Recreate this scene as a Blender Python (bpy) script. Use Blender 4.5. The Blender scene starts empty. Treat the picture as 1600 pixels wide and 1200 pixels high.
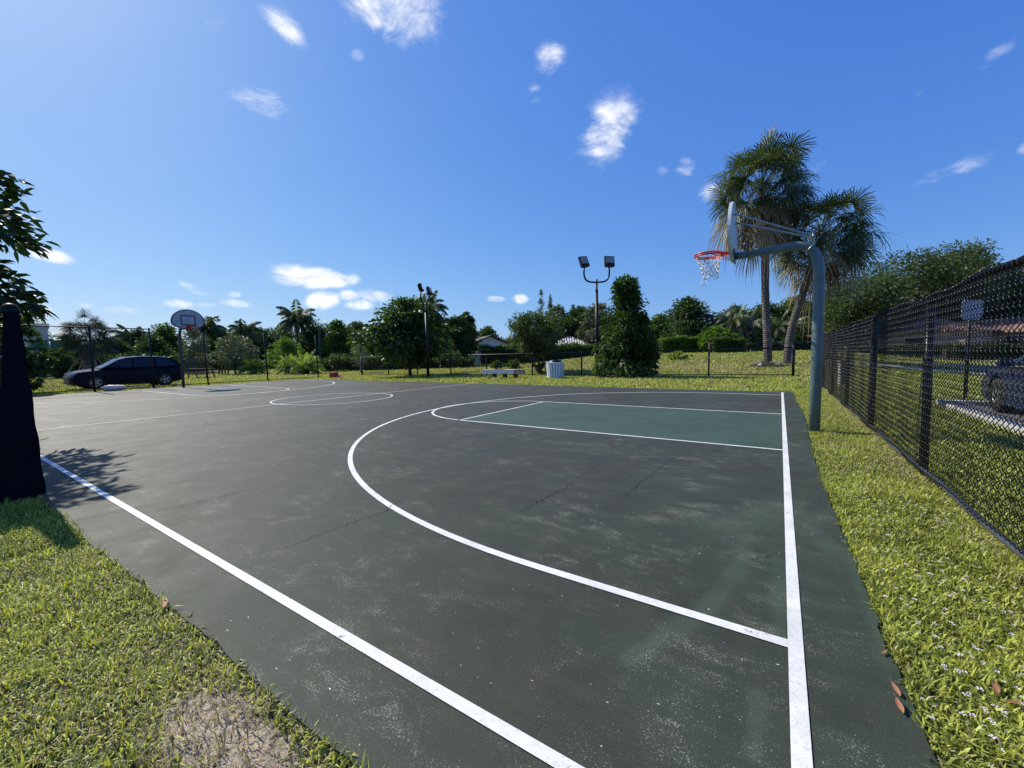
import bpy, math, random
import numpy as np
from mathutils import Vector, Matrix
C = bpy.context.scene
COL = C.collection
rng = np.random.default_rng(7)
random.seed(7)
PI = math.pi

# ------------------------------------------------------------------ camera
F = 637.7; H = 1.328
v1 = np.array([-974., 26., -F]); v2 = np.array([419., 53., -F])
ax = -v1 / np.linalg.norm(v1); ay = v2 / np.linalg.norm(v2); ay = ay - ax * (ax @ ay); ay /= np.linalg.norm(ay)
RM = np.array([ax, ay, np.cross(ax, ay)])
cam_d = bpy.data.cameras.new('camera'); cam = bpy.data.objects.new('camera', cam_d); COL.objects.link(cam); C.camera = cam
cam_d.sensor_width = 36; cam_d.lens = F / 1600 * 36; cam_d.clip_start = 0.05; cam_d.clip_end = 5000
m = Matrix.Identity(4)
for i in range(3):
    for j in range(3): m[i][j] = float(RM[i, j])
m[2][3] = H
cam.matrix_world = m

def G(px, py, z=0.0):
    d = RM @ np.array([px - 800, 600 - py, -F]); t = (z - H) / d[2]; p = d * t; return (float(p[0]), float(p[1]))
def at(px, depth):
    u = (px - 800) / F * depth
    v = (-H - RM[2, 0] * u + RM[2, 2] * depth) / RM[2, 1]
    p = RM @ np.array([u, v, -depth]); return float(p[0]), float(p[1])
def hz(px, py, depth):            # world height seen at a row of the photograph at that depth
    u = (px - 800) / F * depth; v = (600 - py) / F * depth
    return float((RM @ np.array([u, v, -depth]))[2] + H)
def sstep(a, b, x):
    t = np.clip((x - a) / (b - a), 0, 1); return t * t * (3 - 2 * t)
def gz(x, y):                     # height of the land
    x = np.asarray(x, float); y = np.asarray(y, float)
    s = -0.158 * x + 0.987 * y - 24.6
    t = np.clip(s / 24, 0, 1)
    rise = 1.22 * t * (1.7 - 0.7 * t)
    k = 0.25 + 0.75 * sstep(-24, -15, x - (y - 25) * 0.0)
    k = k * (1 - 0.8 * sstep(3, 12, x)) * (1 - 0.75 * sstep(-26, -40, x))
    return rise * k

# ------------------------------------------------------------------ materials
MATS = {}
def nodes_of(name):
    mt = bpy.data.materials.new(name); mt.use_nodes = True; MATS[name] = mt
    nt = mt.node_tree; return mt, nt, nt.nodes['Principled BSDF'], nt.nodes['Material Output']
def N(nt, t, **kw):
    n = nt.nodes.new(t)
    for k, v in kw.items():
        if k in ('operation', 'data_type', 'blend_type', 'noise_dimensions', 'feature', 'attribute_name', 'interpolation_type', 'clamp'): setattr(n, k, v)
        else: n.inputs[k].default_value = v
    return n
def L(nt, a, b): nt.links.new(a, b)
def ramp(nt, fac, stops):
    r = nt.nodes.new('ShaderNodeValToRGB'); L(nt, fac, r.inputs[0]); e = r.color_ramp.elements
    while len(e) < len(stops): e.new(0.5)
    for i, (p, c) in enumerate(stops):
        e[i].position = p; e[i].color = c if len(c) == 4 else (*c, 1)
    return r.outputs[0]
def noise(nt, scale, detail=4, rough=0.55, vec=None, dist=0.0):
    n = nt.nodes.new('ShaderNodeTexNoise'); n.inputs['Scale'].default_value = scale; n.inputs['Detail'].default_value = detail
    n.inputs['Roughness'].default_value = rough; n.inputs['Distortion'].default_value = dist
    if vec is not None: L(nt, vec, n.inputs['Vector'])
    return n.outputs['Fac']
def coord(nt):
    return nt.nodes.new('ShaderNodeNewGeometry').outputs['Position']
def objco(nt):
    return nt.nodes.new('ShaderNodeTexCoord').outputs['Object']
def mix(nt, fac, a, b):
    n = nt.nodes.new('ShaderNodeMix'); n.data_type = 'RGBA'
    if isinstance(fac, (int, float)): n.inputs[0].default_value = fac
    else: L(nt, fac, n.inputs[0])
    for k, v in ((6, a), (7, b)):
        if isinstance(v, tuple): n.inputs[k].default_value = (*v, 1) if len(v) == 3 else v
        else: L(nt, v, n.inputs[k])
    return n.outputs[2]
def mth(nt, op, a, b=None, c=None, clamp=False):
    n = nt.nodes.new('ShaderNodeMath'); n.operation = op; n.use_clamp = clamp
    for i, v in enumerate((a, b, c)):
        if v is None: continue
        if isinstance(v, (int, float)): n.inputs[i].default_value = v
        else: L(nt, v, n.inputs[i])
    return n.outputs[0]
def vscale(nt, vec, s):
    n = nt.nodes.new('ShaderNodeVectorMath'); n.operation = 'MULTIPLY'; L(nt, vec, n.inputs[0]); n.inputs[1].default_value = s; return n.outputs[0]
def bump(nt, bs, height, strength=0.3, dist=0.01):
    b = nt.nodes.new('ShaderNodeBump'); b.inputs['Strength'].default_value = strength; b.inputs['Distance'].default_value = dist
    L(nt, height, b.inputs['Height']); L(nt, b.outputs[0], bs.inputs['Normal'])
def plain(name, c1, c2=None, rough=0.5, metal=0.0, scale=6.0, bumpy=0.0, spec=0.5, detail=5):
    mt, nt, bs, out = nodes_of(name)
    co = objco(nt); n = noise(nt, scale, detail, 0.6, co)
    c2 = c2 or tuple(v * 0.75 for v in c1)
    L(nt, ramp(nt, n, [(0.35, c1), (0.65, c2)]), bs.inputs['Base Color'])
    bs.inputs['Roughness'].default_value = rough; bs.inputs['Metallic'].default_value = metal
    bs.inputs['Specular IOR Level'].default_value = spec
    if bumpy: bump(nt, bs, noise(nt, scale * 6, 4, 0.6, co), bumpy, 0.02)
    return mt
def leafmat(name, a, b, trans=0.35, rough=0.52, spec=0.35, tcol=None, clump=0.7):
    mt, nt, bs, out = nodes_of(name)
    at_ = nt.nodes.new('ShaderNodeAttribute'); at_.attribute_name = 'tint'
    big = noise(nt, clump, 2, 0.5, coord(nt))
    f = mth(nt, 'ADD', mth(nt, 'MULTIPLY', at_.outputs['Fac'], 0.6), mth(nt, 'MULTIPLY', big, 0.55), clamp=True)
    col = ramp(nt, f, [(0.22, a), (0.8, b)])
    L(nt, col, bs.inputs['Base Color']); bs.inputs['Roughness'].default_value = rough; bs.inputs['Specular IOR Level'].default_value = spec
    tr = nt.nodes.new('ShaderNodeBsdfTranslucent')
    n = nt.nodes.new('ShaderNodeMix'); n.data_type = 'RGBA'; n.blend_type = 'MULTIPLY'; n.inputs[0].default_value = 1
    L(nt, col, n.inputs[6]); n.inputs[7].default_value = (*(tcol or (1.5, 1.9, 0.6)), 1)
    L(nt, n.outputs[2], tr.inputs['Color'])
    mx = nt.nodes.new('ShaderNodeMixShader'); mx.inputs[0].default_value = trans
    L(nt, bs.outputs[0], mx.inputs[1]); L(nt, tr.outputs[0], mx.inputs[2]); L(nt, mx.outputs[0], out.inputs['Surface'])
    return mt

# ------------------------------------------------------------------ mesh helpers
class MB:
    def __init__(s): s.v = []; s.f = []; s.n = 0; s.smooth = []
    def add(s, verts, faces, smooth=False):
        b = s.n; s.v.extend([tuple(map(float, p)) for p in verts]); s.f.extend([tuple(i + b for i in f) for f in faces]); s.n += len(verts)
        s.smooth.extend([smooth] * len(faces)); return s
    def box(s, c, d, rot=None, taper=1.0):
        x, y, z = d[0] / 2, d[1] / 2, d[2] / 2; pts = []
        for dz in (-1, 1):
            t = taper if dz > 0 else 1
            for dx, dy in ((-1, -1), (1, -1), (1, 1), (-1, 1)):
                p = Vector((dx * x * t, dy * y * t, dz * z))
                if rot is not None: p = rot @ p
                pts.append((c[0] + p.x, c[1] + p.y, c[2] + p.z))
        return s.add(pts, [(3, 2, 1, 0), (4, 5, 6, 7), (0, 1, 5, 4), (1, 2, 6, 5), (2, 3, 7, 6), (3, 0, 4, 7)])
    def tube(s, path, r, n=8, cap=True, smooth=True, closed=False):
        P = [Vector(p) for p in path]; k = len(P)
        R = r if isinstance(r, (list, tuple)) else [r] * k
        pts = []; up = None
        for i in range(k):
            if closed: t = P[(i + 1) % k] - P[i - 1]
            else: t = P[min(i + 1, k - 1)] - P[max(i - 1, 0)]
            t.normalize()
            if up is None:
                up = Vector((0, 0, 1)) if abs(t.z) < 0.9 else Vector((1, 0, 0))
            a = t.cross(up); 
            if a.length < 1e-4: a = t.cross(Vector((0.3, 1, 0.2)))
            a.normalize(); b = a.cross(t); b.normalize(); up = b
            for j in range(n):
                an = 2 * PI * j / n
                pts.append(P[i] + a * (R[i] * math.cos(an)) + b * (R[i] * math.sin(an)))
        fs = []
        for i in range(k if closed else k - 1):
            i2 = (i + 1) % k
            for j in range(n):
                j2 = (j + 1) % n
                fs.append((i * n + j, i * n + j2, i2 * n + j2, i2 * n + j))
        if cap and not closed:
            fs.append(tuple(range(n - 1, -1, -1))); fs.append(tuple((k - 1) * n + j for j in range(n)))
        return s.add(pts, fs, smooth)
    def lathe(s, prof, c=(0, 0, 0), n=16, smooth=True):
        pts = []; fs = []
        for (r, z) in prof:
            for j in range(n):
                an = 2 * PI * j / n; pts.append((c[0] + r * math.cos(an), c[1] + r * math.sin(an), c[2] + z))
        for i in range(len(prof) - 1):
            for j in range(n):
                j2 = (j + 1) % n; fs.append((i * n + j, i * n + j2, (i + 1) * n + j2, (i + 1) * n + j))
        return s.add(pts, fs, smooth)
    def prism(s, outline, o, u, w, t, smooth=False):
        """outline of (a, b) in the plane (u, w) from o, thickness vector t"""
        o = Vector(o); u = Vector(u); w = Vector(w); t = Vector(t); n = len(outline)
        A = [o + u * a + w * b for a, b in outline]; B = [p + t for p in A]
        fs = [tuple(range(n)), tuple(range(2 * n - 1, n - 1, -1))] + [(i, i + n, (i + 1) % n + n, (i + 1) % n) for i in range(n)]
        return s.add(A + B, fs, smooth)
    def build(s, name, mat, parent=None):
        me = bpy.data.meshes.new(name); me.from_pydata(s.v, [], s.f); me.update()
        me.polygons.foreach_set('use_smooth', s.smooth)
        mm = MATS[mat] if isinstance(mat, str) else mat
        me.materials.append(mm)
        o = bpy.data.objects.new(name, me); COL.objects.link(o)
        if parent is not None: o.parent = parent
        return o
def fastmesh(name, V, quads, mat, parent=None, tint=None, smooth=False):
    me = bpy.data.meshes.new(name); nv = len(V); nf = len(quads); k = quads.shape[1]
    me.vertices.add(nv); me.vertices.foreach_set('co', np.ascontiguousarray(V, dtype=np.float32).ravel())
    me.loops.add(nf * k); me.loops.foreach_set('vertex_index', np.ascontiguousarray(quads, dtype=np.int32).ravel())
    me.polygons.add(nf); me.polygons.foreach_set('loop_start', np.arange(0, nf * k, k, dtype=np.int32))
    if tint is not None:
        a = me.attributes.new('tint', 'FLOAT', 'POINT'); a.data.foreach_set('value', tint.astype(np.float32))
    me.update(calc_edges=True)
    if smooth: me.polygons.foreach_set('use_smooth', np.ones(nf, dtype=bool))
    me.materials.append(MATS[mat]); o = bpy.data.objects.new(name, me); COL.objects.link(o)
    if parent is not None: o.parent = parent
    return o
def tag(o, label=None, cat=None, group=None, kind=None):
    if label: o['label'] = label
    if cat: o['category'] = cat
    if group: o['group'] = group
    if kind: o['kind'] = kind
    return o
def thing(name, label, cat, loc=(0, 0, 0), rz=0.0, group=None):
    o = bpy.data.objects.new(name, None); COL.objects.link(o); o.location = loc; o.rotation_euler = (0, 0, rz); o.empty_display_size = 0.2
    return tag(o, label, cat, group)
def copy_tree(o, parent=None):
    c = o.copy(); COL.objects.link(c); c.parent = parent
    for ch in list(o.children): copy_tree(ch, c)
    return c
def struct(o): o['kind'] = 'structure'; return o
def unit(a): return a / np.maximum(np.linalg.norm(a, axis=-1, keepdims=True), 1e-9)

# ------------------------------------------------------------------ world and light
SUN_EL = 42.5; SUN_AZ = -88.5      # azimuth measured from +Y towards +X
W = bpy.data.worlds.new("World"); C.world = W; W.use_nodes = True
nt = W.node_tree; bg = nt.nodes['Background']; bg.inputs[1].default_value = 0.1
sky = nt.nodes.new('ShaderNodeTexSky'); sky.sky_type = 'NISHITA'; sky.sun_disc = False
sky.sun_elevation = math.radians(SUN_EL); sky.sun_rotation = math.radians(SUN_AZ); sky.air_density = 1.0; sky.dust_density = 0.6; sky.ozone_density = 2.0
sep = nt.nodes.new('ShaderNodeSeparateColor'); L(nt, sky.outputs[0], sep.inputs[0]); comb = nt.nodes.new('ShaderNodeCombineColor')
for i, (g, k) in enumerate(((0.95, 0.55), (0.72, 0.68), (0.32, 0.90))):
    a = mth(nt, 'MULTIPLY', sep.outputs[i], 0.1); b = mth(nt, 'POWER', a, g); c = mth(nt, 'MULTIPLY', b, k * 10); L(nt, c, comb.inputs[i])
tc = nt.nodes.new('ShaderNodeTexCoord').outputs['Generated']
# clouds: (px, py, half width, half height, tilt, strength) as seen directions over the court
CL = [(610, 8, 75, 50, 18, 1.0), (440, 45, 42, 22, 45, .75), (330, 35, 26, 20, 40, .35), (405, 160, 45, 24, 20, .75), (455, 120, 40, 10, 40, .3),
      (945, 205, 34, 50, 35, .95), (935, 232, 42, 20, -10, .6), (858, 100, 22, 30, -30, .75), (832, 152, 13, 17, 10, .75),
      (1067, 265, 17, 14, 15, .85), (1030, 272, 10, 8, 0, .5), (1555, 95, 40, 12, -45, .5), (1448, 142, 28, 9, -35, .5), (1480, 275, 62, 14, -20, .55), (1455, 255, 20, 9, -10, .3),
      (1275, 268, 20, 10, -20, .45), (1350, 298, 16, 12, 10, .55), (1108, 308, 20, 16, 0, .7), (1597, 240, 12, 9, -20, .5), (1100, 255, 16, 9, 30, .4),
      (482, 436, 50, 15, 5, 1.5), (545, 441, 16, 8, 0, .9), (500, 474, 24, 12, -12, 1.25), (542, 466, 16, 8, 5, 1.0), (583, 467, 24, 9, 5, 1.15), (560, 481, 20, 8, 0, 1.1),
      (73, 403, 32, 9, 12, 1.2), (295, 455, 24, 7, 25, .9), (275, 479, 24, 6, 3, 1.0), (318, 480, 16, 5, 0, .8), (362, 465, 13, 5, 0, .8), (362, 478, 22, 6, 8, 1.0),
      (125, 480, 18, 5, 15, .9), (180, 489, 38, 6, 3, 1.0), (50, 490, 26, 10, 5, 1.0), (770, 473, 16, 5, 0, .9), (808, 472, 12, 7, 0, 1.0), (705, 482, 14, 5, 0, .5), (495, 112, 10, 16, 20, .5), (555, 90, 12, 10, 0, .45), (1460, 290, 14, 6, 0, .25)]
mx = None
for (px, py, hw, hh, tilt, st) in CL:
    cc = np.array([px - 800, 600 - py, -F]); n = np.linalg.norm(cc); d0 = cc / n
    th = math.radians(tilt)
    e1 = np.array([math.cos(th), -math.sin(th), 0.]); e2 = np.array([math.sin(th), math.cos(th), 0.])
    # foreshorten: tangent directions at d0
    du = (np.array([*(cc[:2] + e1[:2] * 10), -F])); du = du / np.linalg.norm(du) - d0
    dv = (np.array([*(cc[:2] + e2[:2] * 10), -F])); dv = dv / np.linalg.norm(dv) - d0
    a = np.linalg.norm(du) / 10 * hw * 1.12; b = np.linalg.norm(dv) / 10 * hh * 1.12
    du = du / np.linalg.norm(du); dv = dv - du * (du @ dv); dv = dv / np.linalg.norm(dv)
    U = RM @ du / a; V = RM @ dv / b
    p = nt.nodes.new('ShaderNodeVectorMath'); p.operation = 'DOT_PRODUCT'; L(nt, tc, p.inputs[0]); p.inputs[1].default_value = U
    q = nt.nodes.new('ShaderNodeVectorMath'); q.operation = 'DOT_PRODUCT'; L(nt, tc, q.inputs[0]); q.inputs[1].default_value = V
    r2 = mth(nt, 'MULTIPLY_ADD', p.outputs['Value'], p.outputs['Value'], mth(nt, 'MULTIPLY', q.outputs['Value'], q.outputs['Value']))
    mk = mth(nt, 'MULTIPLY', mth(nt, 'DIVIDE', 1.0, mth(nt, 'MULTIPLY_ADD', r2, mth(nt, 'MULTIPLY', r2, 0.9), 1.0)), st)
    mx = mk if mx is None else mth(nt, 'MAXIMUM', mx, mk)
wp = nt.nodes.new('ShaderNodeVectorMath'); wp.operation = 'MULTIPLY'; L(nt, tc, wp.inputs[0]); wp.inputs[1].default_value = (1, 1, 1.7)
nz = noise(nt, 9.0, 8, 0.60, wp.outputs[0], 1.3); nz2 = noise(nt, 42.0, 7, 0.62, wp.outputs[0], 0.6)
den = mth(nt, 'ADD', mth(nt, 'MULTIPLY', mth(nt, 'SUBTRACT', nz, 0.5), 3.8), mth(nt, 'MULTIPLY', mth(nt, 'SUBTRACT', nz2, 0.5), 1.25))
den = mth(nt, 'ADD', den, mth(nt, 'MULTIPLY', mx, 1.6)); den = mth(nt, 'MULTIPLY', mth(nt, 'SUBTRACT', den, 0.54), 0.66, clamp=True)
lim = mth(nt, 'MULTIPLY', mth(nt, 'SUBTRACT', mx, 0.20), 1.9, clamp=True)
den = mth(nt, 'MULTIPLY', den, lim); den = mth(nt, 'POWER', den, 1.15)
shade = ramp(nt, nz, [(0.36, (7.2, 7.8, 9.0)), (0.60, (10.2, 10.4, 10.8))])
L(nt, mix(nt, mth(nt, 'MULTIPLY', den, 0.95), comb.outputs[0], shade), bg.inputs[0])

sl = bpy.data.lights.new('sun', 'SUN'); so = bpy.data.objects.new('sun', sl); COL.objects.link(so)
sl.energy = 5.0; sl.angle = math.radians(0.53); sl.color = (1.0, 0.935, 0.81)
el, az = math.radians(SUN_EL), math.radians(SUN_AZ)
sd = Vector((math.sin(az) * math.cos(el), math.cos(az) * math.cos(el), math.sin(el)))
so.rotation_euler = sd.to_track_quat('Z', 'Y').to_euler(); so.location = (-30, 0, 40)
C.view_settings.view_transform = 'Standard'; C.view_settings.look = 'None'; C.view_settings.exposure = 0.12; C.view_settings.gamma = 1

# ------------------------------------------------------------------ surface materials
# worn court paint
mt, nt, bs, out = nodes_of('court')
po = coord(nt)
n1 = noise(nt, 0.45, 5, 0.6, po, 0.6); n2 = noise(nt, 3.0, 6, 0.65, vscale(nt, po, (1, 0.6, 1)), 0.5); n3 = noise(nt, 260, 2, 0.6, po); n4 = noise(nt, 70, 3, 0.7, po)
streak = noise(nt, 2.2, 5, 0.7, vscale(nt, po, (0.35, 2.2, 1)), 0.8)
base = mix(nt, ramp(nt, n2, [(0.32, (0, 0, 0)), (0.68, (1, 1, 1))]), (0.030, 0.033, 0.026), (0.043, 0.046, 0.037))
sepc = nt.nodes.new('ShaderNodeSeparateXYZ'); L(nt, po, sepc.inputs[0])
gr = mth(nt, 'MULTIPLY', mth(nt, 'ADD', mth(nt, 'MULTIPLY', sepc.outputs[0], 0.20), 1.05), ramp(nt, n1, [(0.42, (0, 0, 0)), (0.60, (1, 1, 1))]), clamp=True)
base = mix(nt, mth(nt, 'MULTIPLY', gr, 0.7), base, (0.033, 0.056, 0.040))
brn = mth(nt, 'MULTIPLY', mth(nt, 'MULTIPLY', mth(nt, 'SUBTRACT', mth(nt, 'MULTIPLY', sepc.outputs[0], -0.1), 0.7), 1.0, clamp=True), ramp(nt, n1, [(0.35, (0, 0, 0)), (0.62, (1, 1, 1))]), clamp=True)
base = mix(nt, mth(nt, 'MULTIPLY', brn, 0.45), base, (0.115, 0.100, 0.078))
base = mix(nt, mth(nt, 'MULTIPLY', ramp(nt, streak, [(0.50, (0, 0, 0)), (0.74, (1, 1, 1))]), 0.20), base, (0.085, 0.087, 0.075))
pm = ramp(nt, noise(nt, 1.15, 7, 0.74, po, 0.6), [(0.42, (0.0, 0.0, 0.0)), (0.58, (1, 1, 1))])
pm2 = ramp(nt, noise(nt, 5.0, 5, 0.7, vscale(nt, po, (0.7, 1.4, 1)), 0.8), [(0.42, (0.05, 0.05, 0.05)), (0.62, (1, 1, 1))])
pmm = mth(nt, 'MULTIPLY', pm, pm2)
f1 = noise(nt, 135, 4, 0.78, po, 0.35); f2 = noise(nt, 210, 3, 0.7, po)
sp = mth(nt, 'MULTIPLY', mth(nt, 'SUBTRACT', mth(nt, 'ADD', f1, mth(nt, 'MULTIPLY', pmm, 0.120)), 0.630), 12.0, clamp=True)
base = mix(nt, mth(nt, 'MULTIPLY', pmm, 0.05), base, (0.20, 0.195, 0.175))
base = mix(nt, mth(nt, 'MULTIPLY', sp, 0.66), base, (0.44, 0.43, 0.39))
sp3 = mth(nt, 'MULTIPLY', mth(nt, 'SUBTRACT', f2, 0.655), 14.0, clamp=True)
base = mix(nt, mth(nt, 'MULTIPLY', sp3, 0.55), base, (0.34, 0.33, 0.30))
def capsule(q0, q1, w):
    ax_, ay_ = q0; bx2, by2 = q1; dx, dy = bx2 - ax_, by2 - ay_; l2 = dx * dx + dy * dy
    px_ = mth(nt, 'SUBTRACT', sepc.outputs[0], ax_); py_ = mth(nt, 'SUBTRACT', sepc.outputs[1], ay_)
    h = mth(nt, 'ADD', mth(nt, 'MULTIPLY', px_, dx / l2), mth(nt, 'MULTIPLY', py_, dy / l2), clamp=True)
    ex = mth(nt, 'SUBTRACT', px_, mth(nt, 'MULTIPLY', h, dx)); ey = mth(nt, 'SUBTRACT', py_, mth(nt, 'MULTIPLY', h, dy))
    d = mth(nt, 'SQRT', mth(nt, 'ADD', mth(nt, 'MULTIPLY', ex, ex), mth(nt, 'MULTIPLY', ey, ey)))
    return mth(nt, 'MULTIPLY', mth(nt, 'SUBTRACT', mth(nt, 'ADD', w, mth(nt, 'MULTIPLY', mth(nt, 'SUBTRACT', n2, 0.5), w * 1.6)), d), 1.6 / w, clamp=True)
wear = None
for a_, b_, w_ in (((1170, 825), (1162, 885), .07), ((1162, 885), (1095, 952), .075), ((1095, 952), (1045, 990), .07), ((1130, 815), (1245, 800), .30), ((1215, 870), (1217, 985), .05), ((1185, 1085), (1175, 1180), .04), ((1045, 990), (985, 1030), .06), ((1260, 830), (1330, 870), .12), ((1335, 880), (1390, 1040), .05)):
    c_ = capsule(G(*a_), G(*b_), w_); wear = c_ if wear is None else mth(nt, 'MAXIMUM', wear, c_)
wear = mth(nt, 'MULTIPLY', wear, ramp(nt, n2, [(0.35, (0.25, 0.25, 0.25)), (0.6, (1, 1, 1))]))
base = mix(nt, mth(nt, 'MULTIPLY', wear, 0.42), base, (0.070, 0.105, 0.076))
sp2 = ramp(nt, noise(nt, 30, 2, 0.5, vscale(nt, po, (1, 2.2, 1))), [(0.748, (0, 0, 0)), (0.757, (1, 1, 1))])
base = mix(nt, sp2, base, (0.55, 0.54, 0.50))
grain = mix(nt, ramp(nt, n3, [(0.3, (0, 0, 0)), (0.7, (1, 1, 1))]), (0.66, 0.65, 0.54), (1.40, 1.38, 1.14))
mm = nt.nodes.new('ShaderNodeMix'); mm.data_type = 'RGBA'; mm.blend_type = 'MULTIPLY'; mm.inputs[0].default_value = 1; L(nt, base, mm.inputs[6]); L(nt, grain, mm.inputs[7])
L(nt, mm.outputs[2], bs.inputs['Base Color'])
L(nt, ramp(nt, n2, [(0.3, (0.58,) * 3), (0.7, (0.72,) * 3)]), bs.inputs['Roughness']); bs.inputs['Specular IOR Level'].default_value = 0.27
bump(nt, bs, mth(nt, 'ADD', n3, mth(nt, 'MULTIPLY', n4, 0.6)), 0.35, 0.003)
# green key paint
def greenpaint(name, c1, c2, fade=0.0):
    mt, nt, bs, out = nodes_of(name); po = coord(nt)
    n1 = noise(nt, 0.9, 6, 0.68, po, 0.8); n2 = noise(nt, 60, 3, 0.7, po); n3 = noise(nt, 230, 2, 0.6, po)
    c = ramp(nt, n1, [(0.36, c1), (0.62, c2)])
    c = mix(nt, mth(nt, 'MULTIPLY', ramp(nt, noise(nt, 2.6, 6, 0.7, vscale(nt, po, (1, 0.5, 1)), 0.7), [(0.50, (0, 0, 0)), (0.7, (1, 1, 1))]), 0.6), c, (0.048, 0.052, 0.046))
    c = mix(nt, ramp(nt, n2, [(0.67, (0, 0, 0)), (0.70, (1, 1, 1))]), c, (0.24, 0.24, 0.22))
    g = mix(nt, ramp(nt, n3, [(0.3, (0, 0, 0)), (0.7, (1, 1, 1))]), (0.75, 0.75, 0.75), (1.25, 1.25, 1.25))
    m2 = nt.nodes.new('ShaderNodeMix'); m2.data_type = 'RGBA'; m2.blend_type = 'MULTIPLY'; m2.inputs[0].default_value = 1; L(nt, c, m2.inputs[6]); L(nt, g, m2.inputs[7])
    L(nt, m2.outputs[2], bs.inputs['Base Color']); bs.inputs['Roughness'].default_value = 0.66; bs.inputs['Specular IOR Level'].default_value = 0.3; bump(nt, bs, n3, 0.3, 0.003)
greenpaint('key_green', (0.040, 0.072, 0.046), (0.054, 0.092, 0.060))
greenpaint('circle_green', (0.046, 0.060, 0.046), (0.056, 0.070, 0.055))
# white line paint with worn flecks
mt, nt, bs, out = nodes_of('line_white'); po = coord(nt)
w = mix(nt, ramp(nt, noise(nt, 45, 4, 0.7, po), [(0.33, (1, 1, 1)), (0.45, (0, 0, 0))]), (0.80, 0.795, 0.73), (0.60, 0.60, 0.55))
w = mix(nt, mth(nt, 'MULTIPLY', ramp(nt, noise(nt, 3.5, 6, 0.7, po, 0.5), [(0.42, (0, 0, 0)), (0.66, (1, 1, 1))]), 0.45), w, (0.40, 0.40, 0.37))
w = mix(nt, ramp(nt, noise(nt, 9, 7, 0.75, po, 0.4), [(0.335, (1, 1, 1)), (0.385, (0, 0, 0))]), w, (0.16, 0.22, 0.20))
w = mix(nt, ramp(nt, noise(nt, 160, 3, 0.7, po), [(0.34, (0.8, 0.8, 0.8)), (0.40, (0, 0, 0))]), w, (0.25, 0.25, 0.24))
L(nt, w, bs.inputs['Base Color']); bs.inputs['Roughness'].default_value = 0.6; bump(nt, bs, noise(nt, 220, 2, 0.6, po), 0.3, 0.003)
plain('crack', (0.012, 0.012, 0.011), rough=0.9)
plain('court_edge', (0.10, 0.10, 0.09), (0.05, 0.05, 0.045), 0.85, scale=20, bumpy=0.4)
# land
mt, nt, bs, out = nodes_of('land'); po = coord(nt)
n1 = noise(nt, 0.35, 6, 0.65, po, 0.5); n2 = noise(nt, 5, 6, 0.7, po, 0.4); n3 = noise(nt, 40, 4, 0.7, po)
g = ramp(nt, n2, [(0.3, (0.06, 0.08, 0.016)), (0.5, (0.15, 0.18, 0.035)), (0.7, (0.27, 0.27, 0.085))])
g = mix(nt, ramp(nt, n1, [(0.44, (0, 0, 0)), (0.66, (0.8, 0.8, 0.8))]), g, (0.27, 0.235, 0.095))
# dry trodden band beyond the low fence
sepc = nt.nodes.new('ShaderNodeSeparateXYZ'); L(nt, po, sepc.inputs[0])
s = mth(nt, 'ADD', mth(nt, 'MULTIPLY', sepc.outputs[0], -0.158), mth(nt, 'MULTIPLY_ADD', sepc.outputs[1], 0.987, -24.6))
s = mth(nt, 'ADD', s, mth(nt, 'MULTIPLY', mth(nt, 'SUBTRACT', n1, 0.5), 5.0))
band = mth(nt, 'SUBTRACT', 1.0, mth(nt, 'MULTIPLY', mth(nt, 'ABSOLUTE', mth(nt, 'SUBTRACT', s, 5.0)), 0.45), clamp=True)
g = mix(nt, mth(nt, 'MULTIPLY', band, 0.85), g, ramp(nt, n3, [(0.35, (0.22, 0.18, 0.095)), (0.6, (0.42, 0.345, 0.21))]))
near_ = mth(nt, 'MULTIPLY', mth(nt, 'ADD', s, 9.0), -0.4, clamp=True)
g = mix(nt, mth(nt, 'MULTIPLY', near_, 0.85), g, ramp(nt, n2, [(0.3, (0.022, 0.026, 0.009)), (0.7, (0.085, 0.078, 0.032))]))  # court-side thatch brown, darkened to carry the blades' self-shadow in its colour
# bare sandy patch near the court corner and thin soil near the edges
def blob(x0, y0, rx, ry, amp=1.2, ns=n2):
    dx = mth(nt, 'MULTIPLY', mth(nt, 'SUBTRACT', sepc.outputs[0], x0), 1 / rx); dy = mth(nt, 'MULTIPLY', mth(nt, 'SUBTRACT', sepc.outputs[1], y0), 1 / ry)
    r2 = mth(nt, 'ADD', mth(nt, 'MULTIPLY', dx, dx), mth(nt, 'MULTIPLY', dy, dy))
    v = mth(nt, 'ADD', mth(nt, 'SUBTRACT', 1.0, r2), mth(nt, 'MULTIPLY', mth(nt, 'SUBTRACT', ns, 0.5), 2.5))
    return mth(nt, 'MULTIPLY', v, amp, clamp=True)
sand = ramp(nt, n3, [(0.3, (0.36, 0.29, 0.20)), (0.6, (0.66, 0.56, 0.42))])
g = mix(nt, mth(nt, 'MAXIMUM', blob(-1.72, 0.54, 0.38, 0.20, .9, n3), blob(-1.48, 0.57, 0.42, 0.16, .9, n3)), g, sand)
L(nt, g, bs.inputs['Base Color']); bs.inputs['Roughness'].default_value = 0.95; bs.inputs['Specular IOR Level'].default_value = 0.15
bump(nt, bs, mth(nt, 'ADD', n3, mth(nt, 'MULTIPLY', noise(nt, 150, 4, 0.7, po), 0.6)), 0.8, 0.03)
plain('turf_soil', (0.030, 0.028, 0.014), (0.055, 0.050, 0.022), 0.95, scale=12, bumpy=0.5, spec=0.1)
plain('road', (0.07, 0.07, 0.072), (0.10, 0.10, 0.10), 0.8, scale=8, bumpy=0.3)
plain('concrete', (0.62, 0.59, 0.54), (0.46, 0.44, 0.40), 0.85, scale=5, bumpy=0.3)
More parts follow.
